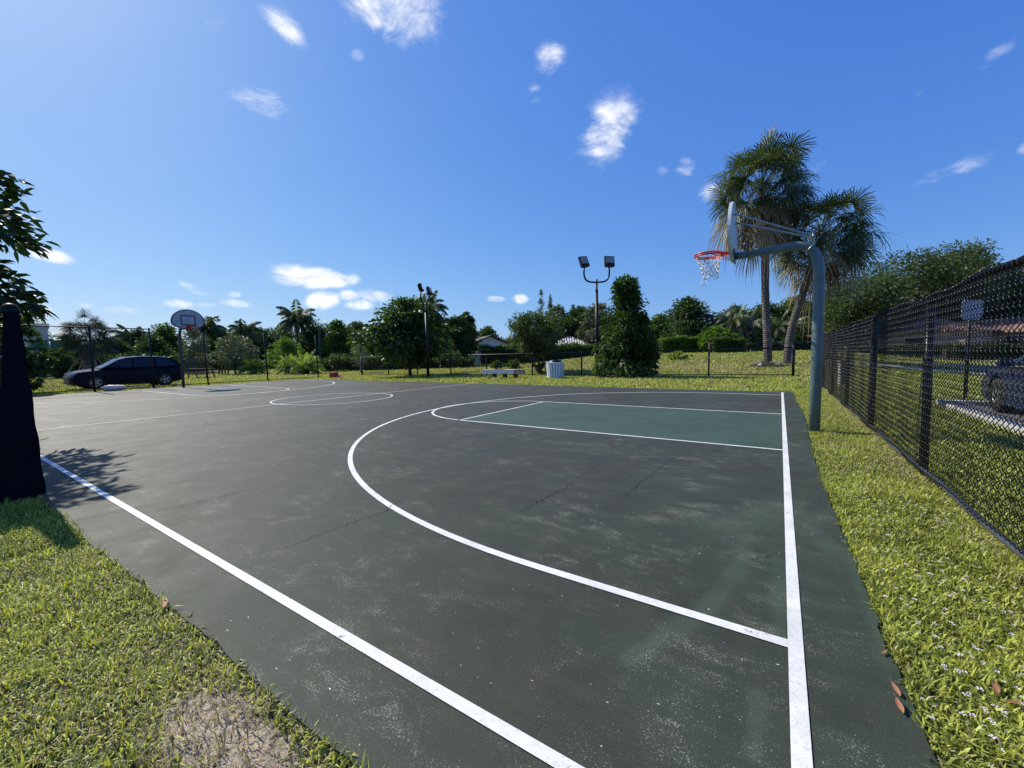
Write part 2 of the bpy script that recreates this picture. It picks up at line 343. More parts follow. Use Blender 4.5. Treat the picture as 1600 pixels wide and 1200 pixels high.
leafmat('grass_blade', (0.028, 0.050, 0.006), (0.60, 0.64, 0.13), 0.36, 0.48, 0.35, (1.3, 1.3, 0.5), 1.7)
leafmat('grass_dry', (0.24, 0.20, 0.10), (0.58, 0.50, 0.31), 0.3, 0.6, 0.3, (1.2, 1.1, 0.6), 1.5)
plain('flower_pink', (0.80, 0.68, 0.74), (0.88, 0.82, 0.84), 0.6, scale=30)
plain('dead_leaf', (0.40, 0.19, 0.085), (0.20, 0.085, 0.04), 0.5, scale=25, bumpy=0.3)
# foliage
leafmat('leaf_dark', (0.016, 0.034, 0.009), (0.060, 0.098, 0.024), 0.30)
leafmat('leaf_mid', (0.030, 0.060, 0.012), (0.095, 0.145, 0.032), 0.32)
leafmat('leaf_olive', (0.032, 0.052, 0.016), (0.090, 0.118, 0.040), 0.28)
leafmat('leaf_grey', (0.055, 0.065, 0.042), (0.145, 0.155, 0.105), 0.25, 0.5)
leafmat('leaf_bright', (0.045, 0.095, 0.012), (0.125, 0.20, 0.030), 0.36)
leafmat('leaf_brown', (0.040, 0.050, 0.015), (0.105, 0.098, 0.038), 0.28)
leafmat('leaf_big', (0.018, 0.040, 0.009), (0.070, 0.115, 0.024), 0.28, 0.50, 0.4)
leafmat('leaf_near', (0.010, 0.022, 0.006), (0.040, 0.070, 0.014), 0.14, 0.5, 0.35)
leafmat('palm_dark', (0.012, 0.022, 0.008), (0.055, 0.070, 0.028), 0.15, 0.55, 0.3)
leafmat('palm_green', (0.010, 0.024, 0.007), (0.125, 0.155, 0.058), 0.22, 0.48, 0.45, (1.3, 1.5, 0.6), 1.2)
leafmat('palm_dead', (0.085, 0.062, 0.036), (0.34, 0.285, 0.18), 0.25, 0.6, 0.3, (1.2, 1.0, 0.7), 1.5)
leafmat('cycad_green', (0.07, 0.10, 0.022), (0.30, 0.33, 0.09), 0.35, 0.45, 0.4)
plain('bark', (0.10, 0.080, 0.060), (0.055, 0.043, 0.032), 0.9, scale=5, bumpy=0.8)
plain('bark_dark', (0.045, 0.036, 0.028), (0.025, 0.020, 0.016), 0.9, scale=5, bumpy=0.8)
plain('bark_pale', (0.30, 0.27, 0.23), (0.18, 0.16, 0.13), 0.9, scale=4, bumpy=0.6)
mt, nt, bs, out = nodes_of('palm_bark'); co = objco(nt)
wv = nt.nodes.new('ShaderNodeTexWave'); wv.bands_direction = 'Z'; wv.inputs['Scale'].default_value = 2.6; wv.inputs['Distortion'].default_value = 5; wv.inputs['Detail'].default_value = 4; wv.inputs['Detail Scale'].default_value = 2; L(nt, co, wv.inputs[0])
c = mix(nt, ramp(nt, wv.outputs['Fac'], [(0.3, (0, 0, 0)), (0.8, (1, 1, 1))]), (0.075, 0.064, 0.054), (0.125, 0.108, 0.092))
c = mix(nt, ramp(nt, noise(nt, 2.2, 5, 0.65, co), [(0.52, (0, 0, 0)), (0.68, (0.6, 0.6, 0.6))]), c, (0.34, 0.31, 0.27))
L(nt, c, bs.inputs['Base Color']); bs.inputs['Roughness'].default_value = 0.9; bump(nt, bs, wv.outputs['Fac'], 0.7, 0.05)
# hardware
plain('vinyl_black', (0.004, 0.0045, 0.007), (0.006, 0.007, 0.010), 0.26, scale=10, spec=0.26)
plain('steel_black', (0.007, 0.0075, 0.010), (0.012, 0.012, 0.015), 0.45, scale=10, spec=0.3)
plain('post_black', (0.004, 0.0045, 0.006), (0.006, 0.006, 0.009), 0.5, scale=10, spec=0.18)
plain('rail_grey', (0.085, 0.09, 0.10), (0.05, 0.052, 0.06), 0.4, scale=12, metal=0.2)
plain('pole_teal', (0.125, 0.185, 0.185), (0.085, 0.140, 0.145), 0.38, scale=3.5, bumpy=0.08)
plain('pole_teal_shaded', (0.035, 0.05, 0.052), (0.022, 0.034, 0.036), 0.5, scale=3.5)  # teal of the far hoop, darkened so its shade sits in the colour
plain('galv', (0.42, 0.44, 0.45), (0.30, 0.32, 0.33), 0.38, metal=0.7, scale=9)
plain('board_white', (0.62, 0.64, 0.62), (0.50, 0.53, 0.52), 0.45, scale=4)
plain('board_grey', (0.42, 0.48, 0.52), (0.34, 0.40, 0.45), 0.5, scale=4)
plain('board_trim', (0.16, 0.045, 0.040), (0.10, 0.03, 0.03), 0.5)
plain('rim_red', (0.68, 0.035, 0.018), (0.52, 0.025, 0.015), 0.38, scale=8)
plain('net_white', (0.80, 0.80, 0.78), (0.62, 0.62, 0.60), 0.8, scale=20)
plain('screen_navy', (0.0015, 0.0015, 0.006), (0.002, 0.002, 0.012), 0.9, scale=3, spec=0.2)
plain('lamp_glass', (0.33, 0.31, 0.27), (0.25, 0.235, 0.20), 0.25, scale=6)
plain('bench_white', (0.80, 0.78, 0.74), (0.58, 0.56, 0.52), 0.75, scale=5, bumpy=0.3)
plain('bench_brown', (0.26, 0.17, 0.11), (0.45, 0.38, 0.30), 0.85, scale=9, bumpy=0.4)
plain('can_slat', (0.66, 0.72, 0.76), (0.46, 0.52, 0.57), 0.7, scale=7, bumpy=0.3)
plain('plastic_red', (0.45, 0.02, 0.015), (0.33, 0.015, 0.012), 0.45)
plain('dump_green', (0.020, 0.045, 0.035), (0.014, 0.030, 0.025), 0.5)
plain('wood_dark', (0.06, 0.042, 0.030), (0.10, 0.075, 0.055), 0.8, scale=9, bumpy=0.4)
plain('wood_pale', (0.30, 0.24, 0.17), (0.20, 0.16, 0.11), 0.8, scale=9)
plain('car_navy', (0.002, 0.0025, 0.014), (0.0025, 0.003, 0.017), 0.22, scale=2, spec=0.12)
plain('car_blue', (0.010, 0.018, 0.070), (0.012, 0.02, 0.08), 0.14, scale=2, spec=0.5)
plain('car_teal', (0.05, 0.10, 0.11), (0.05, 0.095, 0.10), 0.25, scale=2)
plain('car_glass', (0.006, 0.008, 0.012), rough=0.04, spec=0.5)
plain('tyre', (0.014, 0.014, 0.014), rough=0.8)
plain('wheel_metal', (0.36, 0.37, 0.38), rough=0.3, metal=0.8)
plain('lamp_clear', (0.65, 0.67, 0.68), rough=0.12)
plain('lamp_red', (0.40, 0.01, 0.01), rough=0.15)
plain('chrome', (0.6, 0.6, 0.62), rough=0.15, metal=1)
plain('wall_beige', (0.66, 0.58, 0.47), (0.56, 0.49, 0.40), 0.85, scale=2)
plain('wall_white', (0.72, 0.72, 0.70), (0.62, 0.62, 0.60), 0.8, scale=2)
plain('wall_pink', (0.50, 0.36, 0.31), (0.44, 0.32, 0.27), 0.8, scale=2)
plain('roof_brown', (0.16, 0.12, 0.09), (0.11, 0.085, 0.065), 0.85, scale=6)
plain('window_dark', (0.02, 0.025, 0.03), rough=0.1)
plain('sign_green', (0.010, 0.19, 0.115), (0.012, 0.16, 0.10), 0.5)
plain('sign_back', (0.46, 0.46, 0.56), (0.40, 0.40, 0.50), 0.5, scale=5)
plain('stone', (0.36, 0.34, 0.31), (0.22, 0.20, 0.18), 0.9, scale=4, bumpy=0.5)
plain('litter_pink', (0.62, 0.42, 0.36), (0.75, 0.62, 0.56), 0.7, scale=12)
def tilemat(name, c1, c2, sx):
    mt, nt, bs, out = nodes_of(name); co = objco(nt)
    wv = nt.nodes.new('ShaderNodeTexWave'); wv.bands_direction = 'X'; wv.inputs['Scale'].default_value = sx; L(nt, co, wv.inputs[0])
    L(nt, mix(nt, wv.outputs['Fac'], c1, c2), bs.inputs['Base Color']); bs.inputs['Roughness'].default_value = 0.8; bump(nt, bs, wv.outputs['Fac'], 0.8, 0.08)
tilemat('tile_salmon', (0.20, 0.105, 0.075), (0.36, 0.21, 0.155), 0.9)
tilemat('tile_pale', (0.36, 0.33, 0.30), (0.66, 0.62, 0.57), 0.9)

# ------------------------------------------------------------------ the land
def axis(lo, hi, fine_lo, fine_hi, step, grow):
    a = list(np.arange(fine_lo, fine_hi + 1e-6, step)); d = step
    while a[-1] < hi: d *= grow; a.append(a[-1] + d)
    d = step
    while a[0] > lo: d *= grow; a.insert(0, a[0] - d)
    return np.array(a)
X0, X1, Y0, Y1 = -26.6, 0.41, 0.74, 15.45       # court slab
xs = axis(-1500, 1500, -60, 30, 1.5, 1.35); ys = axis(-1500, 1500, -12, 80, 1.5, 1.35)
XX, YY = np.meshgrid(xs, ys, indexing='ij'); ZZ = gz(XX, YY) - 0.016
Vt = np.stack([XX, YY, ZZ], -1).reshape(-1, 3); ny = len(ys)
I, J = np.meshgrid(np.arange(len(xs) - 1), np.arange(ny - 1), indexing='ij'); b = (I * ny + J).ravel()
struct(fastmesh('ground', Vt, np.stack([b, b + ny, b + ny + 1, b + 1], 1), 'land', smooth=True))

# court slab with a slightly ragged outline
def wob(n, amp, seed):
    r = np.random.default_rng(seed); w = np.zeros(n)
    for f, a in ((3, .35), (8, .22), (21, .16), (47, .14), (71, .12)):
        w += a * np.sin(np.linspace(0, f * 2 * PI, n) + r.uniform(0, 6)) * r.uniform(.6, 1)
    return w * amp + r.normal(0, amp * 0.16, n)
def court_outline():
    P = []
    n = 260; x = np.linspace(X0, X1 - 0.02, n); P += list(zip(x, Y0 + wob(n, 0.028, 1) + 0.0))
    n = 160; y = np.linspace(Y0, Y1, n); P += list(zip(X1 + wob(n, 0.030, 2) + 0.03 * np.sin(y * .8), y))[1:]
    n = 160; x = np.linspace(X1, X0, n); P += list(zip(x, Y1 + wob(n, 0.03, 3)))[1:]
    n = 90; y = np.linspace(Y1, Y0, n); P += list(zip(X0 + wob(n, 0.04, 4), y))[1:-1]
    return P
OUT = court_outline(); n = len(OUT)
bm = MB(); bm.add([(x, y, 0.0) for x, y in OUT], [tuple(range(n))])
court = bm.build('court_pavement', 'court'); struct(court)
bm = MB(); bm.add([(x, y, -0.001) for x, y in OUT] + [(x, y, -0.09) for x, y in OUT], [(i, i + n, (i + 1) % n + n, (i + 1) % n) for i in range(n)])
struct(bm.build('court_pavement_edge', 'court_edge'))

def line(P, w, z, closed=False):
    """flat ribbon along P"""
    k = len(P); A = []; 
    for i in range(k):
        p0 = P[i - 1] if (i > 0 or closed) else P[i]; p1 = P[(i + 1) % k] if (i < k - 1 or closed) else P[i]
        dx, dy = p1[0] - p0[0], p1[1] - p0[1]; l = math.hypot(dx, dy); nx, ny_ = -dy / l, dx / l
        jit = 1 + random.uniform(-.008, .008)
        A.append((P[i][0] + nx * w / 2 * jit, P[i][1] + ny_ * w / 2 * jit, z)); A.append((P[i][0] - nx * w / 2 * jit, P[i][1] - ny_ * w / 2 * jit, z))
    fs = [(2 * i, 2 * i + 1, (2 * i + 3) % (2 * k), (2 * i + 2) % (2 * k)) for i in range(k if closed else k - 1)]
    return A, fs
def lin(a, b, step=0.12):
    k = max(2, int(math.dist(a, b) / step)); return [(a[0] + (b[0] - a[0]) * t / (k - 1), a[1] + (b[1] - a[1]) * t / (k - 1)) for t in range(k)]
def arc(cx, cy, r, a0, a1, k=90): return [(cx + r * math.cos(math.radians(a0 + (a1 - a0) * i / (k - 1))), cy + r * math.sin(math.radians(a0 + (a1 - a0) * i / (k - 1)))) for i in range(k)]
LWB = 0.058; LWS = 0.052; CY = 8.25; FT = -5.54; KL, KH = 6.43, 10.09; BX = 0.088
LM = MB()
def addline(P, w, z=0.005, closed=False): LM.add(*line(P, w, z, closed))
addline(lin((BX, Y0 + .02), (BX, Y1 - .12)), LWB, 0.005)
addline(lin((BX - .029, 1.108), (-25.1, 1.10)), LWS, 0.005)
addline(lin((-12.52, 1.15), (-12.47, Y1 - .05)), 0.05)
addline(arc(-12.5, 8.15, 1.86, 0, 360, 120)[:-1], 0.05, 0.0056, True)
for side in (0, 1):
    fx = (lambda x: x) if side == 0 else (lambda x: -25.0 - x)
    T = lambda P: [(fx(x), y) for x, y in P]
    e = BX - .029 if side == 0 else -0.0
    addline(T(lin((e, 2.14), (-1.2, 2.14)) + arc(-1.2, CY, 6.11, 270, 90)[1:] + lin((-1.2, 14.36), (e, 14.36))[1:]), 0.060, 0.0056)
    addline(T(lin((e, KL), (FT, KL))), 0.055, 0.005); addline(T(lin((e, KH), (FT, KH))), 0.055, 0.005)
    addline(T(lin((FT, KL + .03), (FT, KH - .03))), 0.05, 0.0056)
    addline(T(arc(FT - 0.03, CY + .01, 1.81, 91, 269)), 0.056, 0.005)
addline(lin((-25.1, 1.10), (-25.1, 15.1)), 0.05, 0.0056)
struct(LM.build('court_lines', 'line_white'))
K = MB(); K.add([(FT, KL, .003), (BX, KL, .003), (BX, KH, .003), (FT, KH, .003)], [(0, 1, 2, 3)]); struct(K.build('painted_key', 'key_green'))
K = MB(); K.add([(-25 - FT, KL, .003), (-25, KL, .003), (-25, KH, .003), (-25 - FT, KH, .003)], [(3, 2, 1, 0)]); struct(K.build('painted_key', 'circle_green'))
K = MB(); cp = arc(-12.5, 8.15, 1.86, 0, 360, 80)[:-1]; K.add([(x, y, .003) for x, y in cp], [tuple(range(len(cp)))]); struct(K.build('painted_centre_circle', 'circle_green'))
# cracks
K = MB()
def crack(P, w, seed):
    r = random.Random(seed); Q = []
    for a, b_ in zip(P[:-1], P[1:]):
        k = max(3, int(math.dist(a, b_) / 0.03))
        for i in range(k):
            t = i / k; Q.append((a[0] + (b_[0] - a[0]) * t + r.uniform(-.012, .012), a[1] + (b_[1] - a[1]) * t + r.uniform(-.012, .012)))
    k = len(Q); A = []; 
    for i, q in enumerate(Q):
        ww = w * r.uniform(.3, 1.2) * min(1, 4 * i / k + .15, 4 * (k - 1 - i) / k + .15)
        A += [(q[0] + ww / 2, q[1] + ww / 3, .0068), (q[0] - ww / 2, q[1] - ww / 3, .0068)]
    K.add(A, [(2 * i, 2 * i + 1, 2 * i + 3, 2 * i + 2) for i in range(k - 1)])
for seed, P in enumerate([[(415, 860), (440, 858), (500, 835), (545, 818), (600, 800), (640, 770)], [(806, 802), (850, 780), (895, 755), (930, 748)], [(960, 790), (1010, 745), (1060, 712)], [(1180, 870), (1235, 872)],
                          [(60, 690), (160, 684), (300, 668), (430, 652)], [(240, 800), (330, 780), (420, 758)]]):
    crack([G(*p) for p in P], 0.006 + .002 * (seed % 2), seed)
struct(K.build('pavement_cracks', 'crack'))

# parking pad, kerb, sidewalk and road beyond the tall fence
K = MB(); K.add([(3.3, -12, -.004), (16, -12, -.004), (16, 13.3, -.004), (3.3, 13.3, -.004)], [(0, 1, 2, 3)]); struct(K.build('parking_pavement', 'road'))
K = MB(); K.box((3.13, 0.2, 0.03), (0.18, 24.6, 0.13)); K.box((9.6, 13.4, 0.03), (13, 0.16, 0.13)); struct(K.build('kerb', 'concrete'))
a_, b_ = np.array([2.0, 33.6]), np.array([34.0, 0.5]); dd = (b_ - a_) / np.linalg.norm(b_ - a_); nn = np.array([-dd[1], dd[0]])
def strip(name, off, w, z, mat):
    K = MB(); A = []; k = 30
    for i in range(k + 1):
        p = a_ + (b_ - a_) * i / k + nn * off
        for s_ in (-1, 1):
            q = p + nn * s_ * w / 2; A.append((q[0], q[1], float(gz(q[0], q[1])) + z))
    K.add(A, [(2 * i, 2 * i + 1, 2 * i + 3, 2 * i + 2) for i in range(k)]); return struct(K.build(name, mat))
strip('sidewalk', 0.0, 1.1, 0.015, 'concrete'); strip('road', 4.6, 5.2, 0.008, 'road')

# ------------------------------------------------------------------ grass
def blades(name, xy, z, h, w, mat, spread=0.7, seed=1, tint=(0, 1)):
    r = np.random.default_rng(seed); n = len(xy)
    th = r.uniform(0, 2 * PI, n); lean = r.beta(2, 1.6, n) * spread * 1.6
    cl = .5 + .5 * np.sin(xy[:, 0] * 9 + 2 * np.sin(xy[:, 1] * 7)) * np.sin(xy[:, 1] * 11 + 2 * np.sin(xy[:, 0] * 6)); hh = h * r.uniform(0.35, 1.25, n) * (.7 + .7 * cl) * (1 + .9 * (r.uniform(0, 1, n) > .99)); ww = w * r.uniform(0.6, 1.3, n)
    d = np.stack([np.cos(th), np.sin(th), np.zeros(n)], 1); s = np.stack([-np.sin(th + r.normal(0, .5, n)), np.cos(th), np.zeros(n)], 1)
    up = np.array([0, 0, 1.])
    base = np.column_stack([xy, z]); 
    p1 = base + up * (hh * np.cos(lean * .5) * .55)[:, None] + d * (hh * np.sin(lean * .5) * .55)[:, None]
    p2 = p1 + up * (hh * np.cos(lean * 1.15) * .5)[:, None] + d * (hh * np.sin(lean * 1.15) * .5)[:, None]
    V = np.empty((n, 5, 3)); V[:, 0] = base - s * ww[:, None] * .35; V[:, 1] = base + s * ww[:, None] * .35
    V[:, 2] = p1 + s * ww[:, None] * .5; V[:, 3] = p1 - s * ww[:, None] * .5; V[:, 4] = p2
    t = np.repeat(r.uniform(tint[0], tint[1], n), 5)
    b = np.arange(n) * 5
    tri = np.concatenate([np.stack([b, b + 1, b + 2], 1), np.stack([b, b + 2, b + 3], 1), np.stack([b + 3, b + 2, b + 4], 1)])
    return fastmesh(name, V.reshape(-1, 3), tri, mat, tint=t)
def scatter(x0, x1, y0, y1, n, keep=None, seed=3):
    r = np.random.default_rng(seed); p = np.column_stack([r.uniform(x0, x1, n), r.uniform(y0, y1, n)])
    if keep is not None: p = p[keep(p, r)]
    return p
XE = interp_x = lambda y: X1 + 0.03 * np.sin(y * .8)
def patchy(p, r, s=3.0, lo=.25):
    v = np.sin(p[:, 0] * s + 1.3 * np.sin(p[:, 1] * s * .7)) * np.sin(p[:, 1] * s * 1.1 + 1.7 * np.sin(p[:, 0] * s * .6)) 
    return r.uniform(0, 1, len(p)) < lo + (1 - lo) * (0.5 + 0.5 * v) 
def sandmask(p, r):
    q = np.minimum(((p[:, 0] + 1.70) / 0.24) ** 2 + ((p[:, 1] - .56) / .13) ** 2, ((p[:, 0] + 1.50) / 0.30) ** 2 + ((p[:, 1] - .58) / .10) ** 2)
    lump = .5 + .5 * np.sin(p[:, 0] * 31 + 3 * np.sin(p[:, 1] * 23)) * np.sin(p[:, 1] * 37)
    return r.uniform(0, 1, len(p)) < np.clip((q - .55 + .6 * (lump - .5)) * .55, 0.010, 1) ** 1.2
def keepL(p, r): return (p[:, 1] < Y0 + 0.035 - .035 * r.uniform(0, 1, len(p)) ** .5) & sandmask(p, r)
pL = scatter(-6.2, -0.9, -0.6, Y0 + .03, 105000, lambda p, r: keepL(p, r) & patchy(p, r, 9, .6))
tag(blades('grass_verge', pL, np.full(len(pL), -.02), 0.046, 0.0062, 'grass_blade', 1.45, 11), 'short green grass verge beside the near sideline', 'grass', kind='stuff')
pl2 = scatter(-4.2, -0.9, -0.5, Y0 + .02, 9000, lambda p, r: (keepL(p, r) & patchy(p, r, 5, .1)) | ((r.uniform(0, 1, len(p)) < .18) & (p[:, 1] < Y0) & sandmask(p, r)), 5)
pl2 = np.concatenate([pl2, scatter(-2.5, -1.0, .15, Y0 + .01, 14000, lambda p, r: r.uniform(0, 1, len(p)) < np.exp(-((p[:, 0] + 1.68) / .45) ** 2 - ((p[:, 1] - .55) / .17) ** 2) * .22 + .05, 51)])
tag(blades('dry_grass', pl2, np.full(len(pl2), -.018), 0.05, 0.0045, 'grass_dry', 1.3, 12), 'dry straw coloured grass mixed into the verge', 'grass', kind='stuff')
pr = np.concatenate([scatter(X1 - .03, 1.32, 1.2, 5.5, 72000, None, 21), scatter(X1 - .03, 1.32, 5.5, 16.2, 60000, None, 22)])
r_ = np.random.default_rng(5); pr = pr[pr[:, 0] > XE(pr[:, 1]) - .015 + .03 * r_.uniform(0, 1, len(pr))]; pr = pr[patchy(pr, r_, 7, .6)]
tag(blades('grass_strip', pr, np.full(len(pr), -.02), 0.046, 0.0072, 'grass_blade', 1.4, 13), 'bright grass strip between the court and the tall black fence', 'grass', kind='stuff')
pb = np.concatenate([scatter(1.32, 3.0, 2.6, 8, 42000, None, 31), scatter(1.32, 3.02, 8, 16.5, 26000, None, 32), scatter(3.0, 9, 13.6, 26, 22000, None, 33), scatter(-1, 6.5, 16, 30, 16000, None, 34)])
pb = pb[patchy(pb, r_, 5, .5)]
tag(blades('grass_lawn', pb, gz(pb[:, 0], pb[:, 1]) - .02, 0.075, 0.012, 'grass_blade', 1.0, 14), 'grass lawn beyond the tall black fence', 'grass', kind='stuff')
pf = np.concatenate([scatter(-31, 1.3, Y1 + .05, 19.5, 42000, None, 41), scatter(-33, 2, 19.5, 25, 46000, None, 42), scatter(-33, -26.7, 1.5, 16, 22000, None, 43)])
pf = pf[patchy(pf, r_, 2.2, .45)]
tag(blades('grass_far_verge', pf, gz(pf[:, 0], pf[:, 1]) - .02, 0.075, 0.030, 'grass_blade', 0.9, 15), 'sunlit grass between the court and the low fence', 'grass', kind='stuff')
pd = np.concatenate([scatter(-33, 2, Y1 + .05, 25, 16000, lambda p, r: patchy(p, r, 1.3, .1), 44), scatter(-60, 4, 25, 40, 60000, lambda p, r: patchy(p, r, .5, .35), 48), scatter(-60, -33, 4, 26, 20000, lambda p, r: patchy(p, r, .6, .3), 49)])
tag(blades('grass_field', np.concatenate([scatter(-55, 8, 24.5, 36, 60000, None, 45), scatter(-60, 10, 36, 52, 60000, None, 46), scatter(-60, -33, 4, 30, 26000, None, 47)]), None if False else gz(*np.concatenate([scatter(-55, 8, 24.5, 36, 60000, None, 45), scatter(-60, 10, 36, 52, 60000, None, 46), scatter(-60, -33, 4, 30, 26000, None, 47)]).T) - .05, 0.12, 0.05, 'grass_blade', 0.8, 16), 'open grass field rising beyond the low fence', 'grass', kind='stuff')
pq = np.concatenate([scatter(1.02, 1.4, 2.5, 16, 15000, lambda p, r: (r.uniform(0, 1, len(p)) < np.exp(-((p[:, 0] - 1.22) / .11) ** 2)) & patchy(p, r, 4, .3), 61), scatter(X1 + .03, 1.2, 1.3, 15, 9000, lambda p, r: patchy(p, r, 3.3, .0), 62)])
po_ = np.concatenate([scatter(-7.5, 1.4, -3.0, -0.6, 46000, None, 71), scatter(-.92, 1.4, -.6, Y0, 12000, None, 72), scatter(X1, 1.4, Y0, 1.2, 4000, None, 73), scatter(-13, -6.2, -1.5, Y0 - .02, 20000, None, 74)])
tag(blades('grass_surround', po_, np.full(len(po_), -.02), 0.055, 0.009, 'grass_blade', 1.3, 19), 'short grass around the corner of the court nearest the viewer', 'grass', kind='stuff')
tag(blades('dry_grass_strip', pq, np.full(len(pq), -.012), 0.045, 0.006, 'grass_dry', 1.3, 18), 'brown grass and thatch along the foot of the tall black fence', 'grass', kind='stuff')
tag(blades('dry_grass_field', pd, gz(pd[:, 0], pd[:, 1]) - .02, 0.08, 0.045, 'grass_dry', 1.0, 17), 'thin straw coloured grass scattered behind the court', 'grass', kind='stuff')

# small pale flowers in the right strip, five petals each
def flowers():
    r = np.random.default_rng(9); n = 330
    y = 1.6 + 7.5 * r.beta(1.3, 2.2, n); x = XE(y) + .08 + r.uniform(0, 1, n) * (0.95)
    k = r.integers(0, 40, n); cx = 0.55 + .55 * r.uniform(0, 1, 40); cy = 1.8 + 5 * r.beta(1.2, 1.8, 40)
    sel = r.uniform(0, 1, n) < .65; x[sel] = cx[k[sel]] + r.normal(0, .07, sel.sum()); y[sel] = cy[k[sel]] + r.normal(0, .12, sel.sum())
    V = []; Q = []
    for i in range(n):
        if x[i] < XE(y[i]) + .04: continue
        z = r.uniform(.000, .030); a0 = r.uniform(0, 6); s = r.uniform(.005, .0095)
        for p in range(4):
            a = a0 + p * PI / 2; b = len(V)
            for rr, da, dz in ((.15, 0, 0), (1, -.45, .25), (1.25, 0, .1), (1, .45, .25)):
                V.append((x[i] + s * rr * math.cos(a + da), y[i] + s * rr * math.sin(a + da), z + s * dz))
            Q.append((b, b + 1, b + 2, b + 3))
    return fastmesh('ground_cover_flowers', np.array(V), np.array(Q), 'flower_pink')
tag(flowers(), 'tiny pale pink flowers in the grass strip', 'flowers', kind='stuff')

def dead_leaf(px, py, ln, ang, label, z=0.007):
    K = MB(); V = []; k = 7; x, y = G(px, py)
    for i in range(k):
        t = i / (k - 1); w = 0.30 * math.sin(PI * min(1, t * .93 + .05)) ** .8 * (1 - .35 * t); zz = .22 * (t - .5) ** 2 + .02
        V += [(t - .5, -w / 2, zz + w * .35), (t - .5, 0, zz), (t - .5, w / 2, zz + w * .30)]
    fs = []
    for i in range(k - 1):
        for j in (0, 1): a = i * 3 + j; fs.append((a, a + 1, a + 4, a + 3))
    V = [(p[0] * ln, p[1] * ln, p[2] * ln) for p in V]
    K.add(V, fs, True); K.tube([(.5 * ln, 0, .1 * ln), (.68 * ln, .02 * ln, .13 * ln)], .0012, 5)
    o = K.build('dead_leaf', 'dead_leaf'); o.location = (x, y, z); o.rotation_euler = (random.uniform(-.1, .1), random.uniform(-.08, .05), math.radians(ang))
    tag(o, label, 'leaf', 'fallen leaves')
dead_leaf(1399, 1080, .075, 100, 'curled red brown leaf on the court edge, the farther of two lying together')
dead_leaf(1405, 1106, .078, 95, 'curled red brown leaf on the court edge, the nearer of two lying together')
dead_leaf(1555, 1078, .085, 80, 'slim orange brown leaf standing in the flowered grass beside the two curled leaves')
dead_leaf(1588, 1104, .07, 20, 'brown leaf half buried in the grass at the photo edge', .01)
dead_leaf(257, 947, .12, -20, 'single brown leaf on the asphalt edge by the near grass verge')
dead_leaf(1297, 771, .09, 40, 'reddish leaf at the court edge below the hoop pole')
dead_leaf(1277, 679, .12, 10, 'brown leaf at the foot of the teal hoop pole', .01)
dead_leaf(1382, 1022, .05, 60, 'pale brown leaf at the court edge before the three point line end')

# ------------------------------------------------------------------ chain link
def chain_mesh(name, length, height, pitch, r, mat, parent, loc, rz, sides=4, bulge=None, z0=0.03, seed=0, top_twist=True, shared=None):
    """woven wires in the local XZ plane: each wire zigzags, front on the way up-right, back on the way up-left"""
    if shared is not None:
        o = bpy.data.objects.new(name, shared); COL.objects.link(o); o.parent = parent; o.location = loc; o.rotation_euler = (0, 0, rz); return o
    p = pitch; ov = r * 1.1; d = r * 1.15
    nseg = int(height / p); k = nseg * 2 + 2; nw = int(length / p) + 1
    path = []
    for j in range(nseg + 1):
        z = z0 + j * p; right = (j % 2)
        x = (p + ov) if right else -ov
        if right: path.append((x - ov * .6, -d, z - r)); path.append((x - ov * .6, d, z + r))
        else: path.append((x + ov * .6, d, z - r)); path.append((x + ov * .6, -d, z + r))
    path = np.array(path); K_ = len(path)
    rs = np.random.default_rng(seed)
    T = np.gradient(path, axis=0); T = unit(T); U = np.tile([0., 1., 0.], (K_, 1)); A = unit(np.cross(T, U)); B = unit(np.cross(A, T))
    ring = np.empty((K_, sides, 3))
    for s in range(sides):
        an = 2 * PI * (s + .5) / sides; ring[:, s] = path + A * r * math.cos(an) + B * r * math.sin(an)
    V = np.empty((nw, K_, sides, 3)); 
    for i in range(nw):
        V[i] = ring; V[i, :, :, 0] += i * p
        if i % 2:   # mirror so neighbours interlock
            V[i, :, :, 0] = (2 * i + 1) * p - V[i, :, :, 0]
            V[i, :, :, 1] *= 1
    V = V.reshape(-1, 3)
    # a little slack in the fabric
    V[:, 1] += 0.012 * np.sin(V[:, 0] * 1.9 + seed) * np.sin(V[:, 2] * 2.4 + 1) + 0.006 * np.sin(V[:, 0] * 5.1) 
    idx = np.arange(nw * K_ * sides).reshape(nw, K_, sides)
    a = idx[:, :-1, :]; b = np.roll(a, -1, axis=2); c = idx[:, 1:, :]; d_ = np.roll(c, -1, axis=2)
    Q = np.stack([a, b, d_, c], -1).reshape(-1, 4)
    o = fastmesh(name, V, Q, mat, parent, smooth=True); o.location = loc; o.rotation_euler = (0, 0, rz)
    return o

# tall black fence on the right, running along +Y
FX = 1.25; bay = 3.02; fy0 = 5.93 - 2 * bay; nb = 6
fence = thing('chain_link_fence', 'black vinyl chain-link fence with thick posts along the grass strip', 'fence', (FX, 0, 0))
yend = fy0 + nb * bay
posts = [fy0 + i * bay for i in range(nb + 1)]
for i, y in enumerate(posts):
    rr = 0.045 if i == 3 else 0.037
    K = MB(); K.tube([(0.05, y, -.15), (0.05 + .01 * math.sin(i * 2.1), y + .01 * math.sin(i * 3.3), 1.80)], rr, 14)
    K.lathe([(rr * 1.12, 0), (rr * 1.12, .03), (rr * .8, .055), (0.001, .065)], (0.05 + .01 * math.sin(i * 2.1), y + .01 * math.sin(i * 3.3), 1.79), 14)
    K.build('post', 'vinyl_black', fence)
RZ = lambda i: 1.835 + .018 * math.sin(i * .55) + .012 * math.sin(i * 1.7) + .055 * max(0, 1 - i / 22)
K = MB(); n = 60
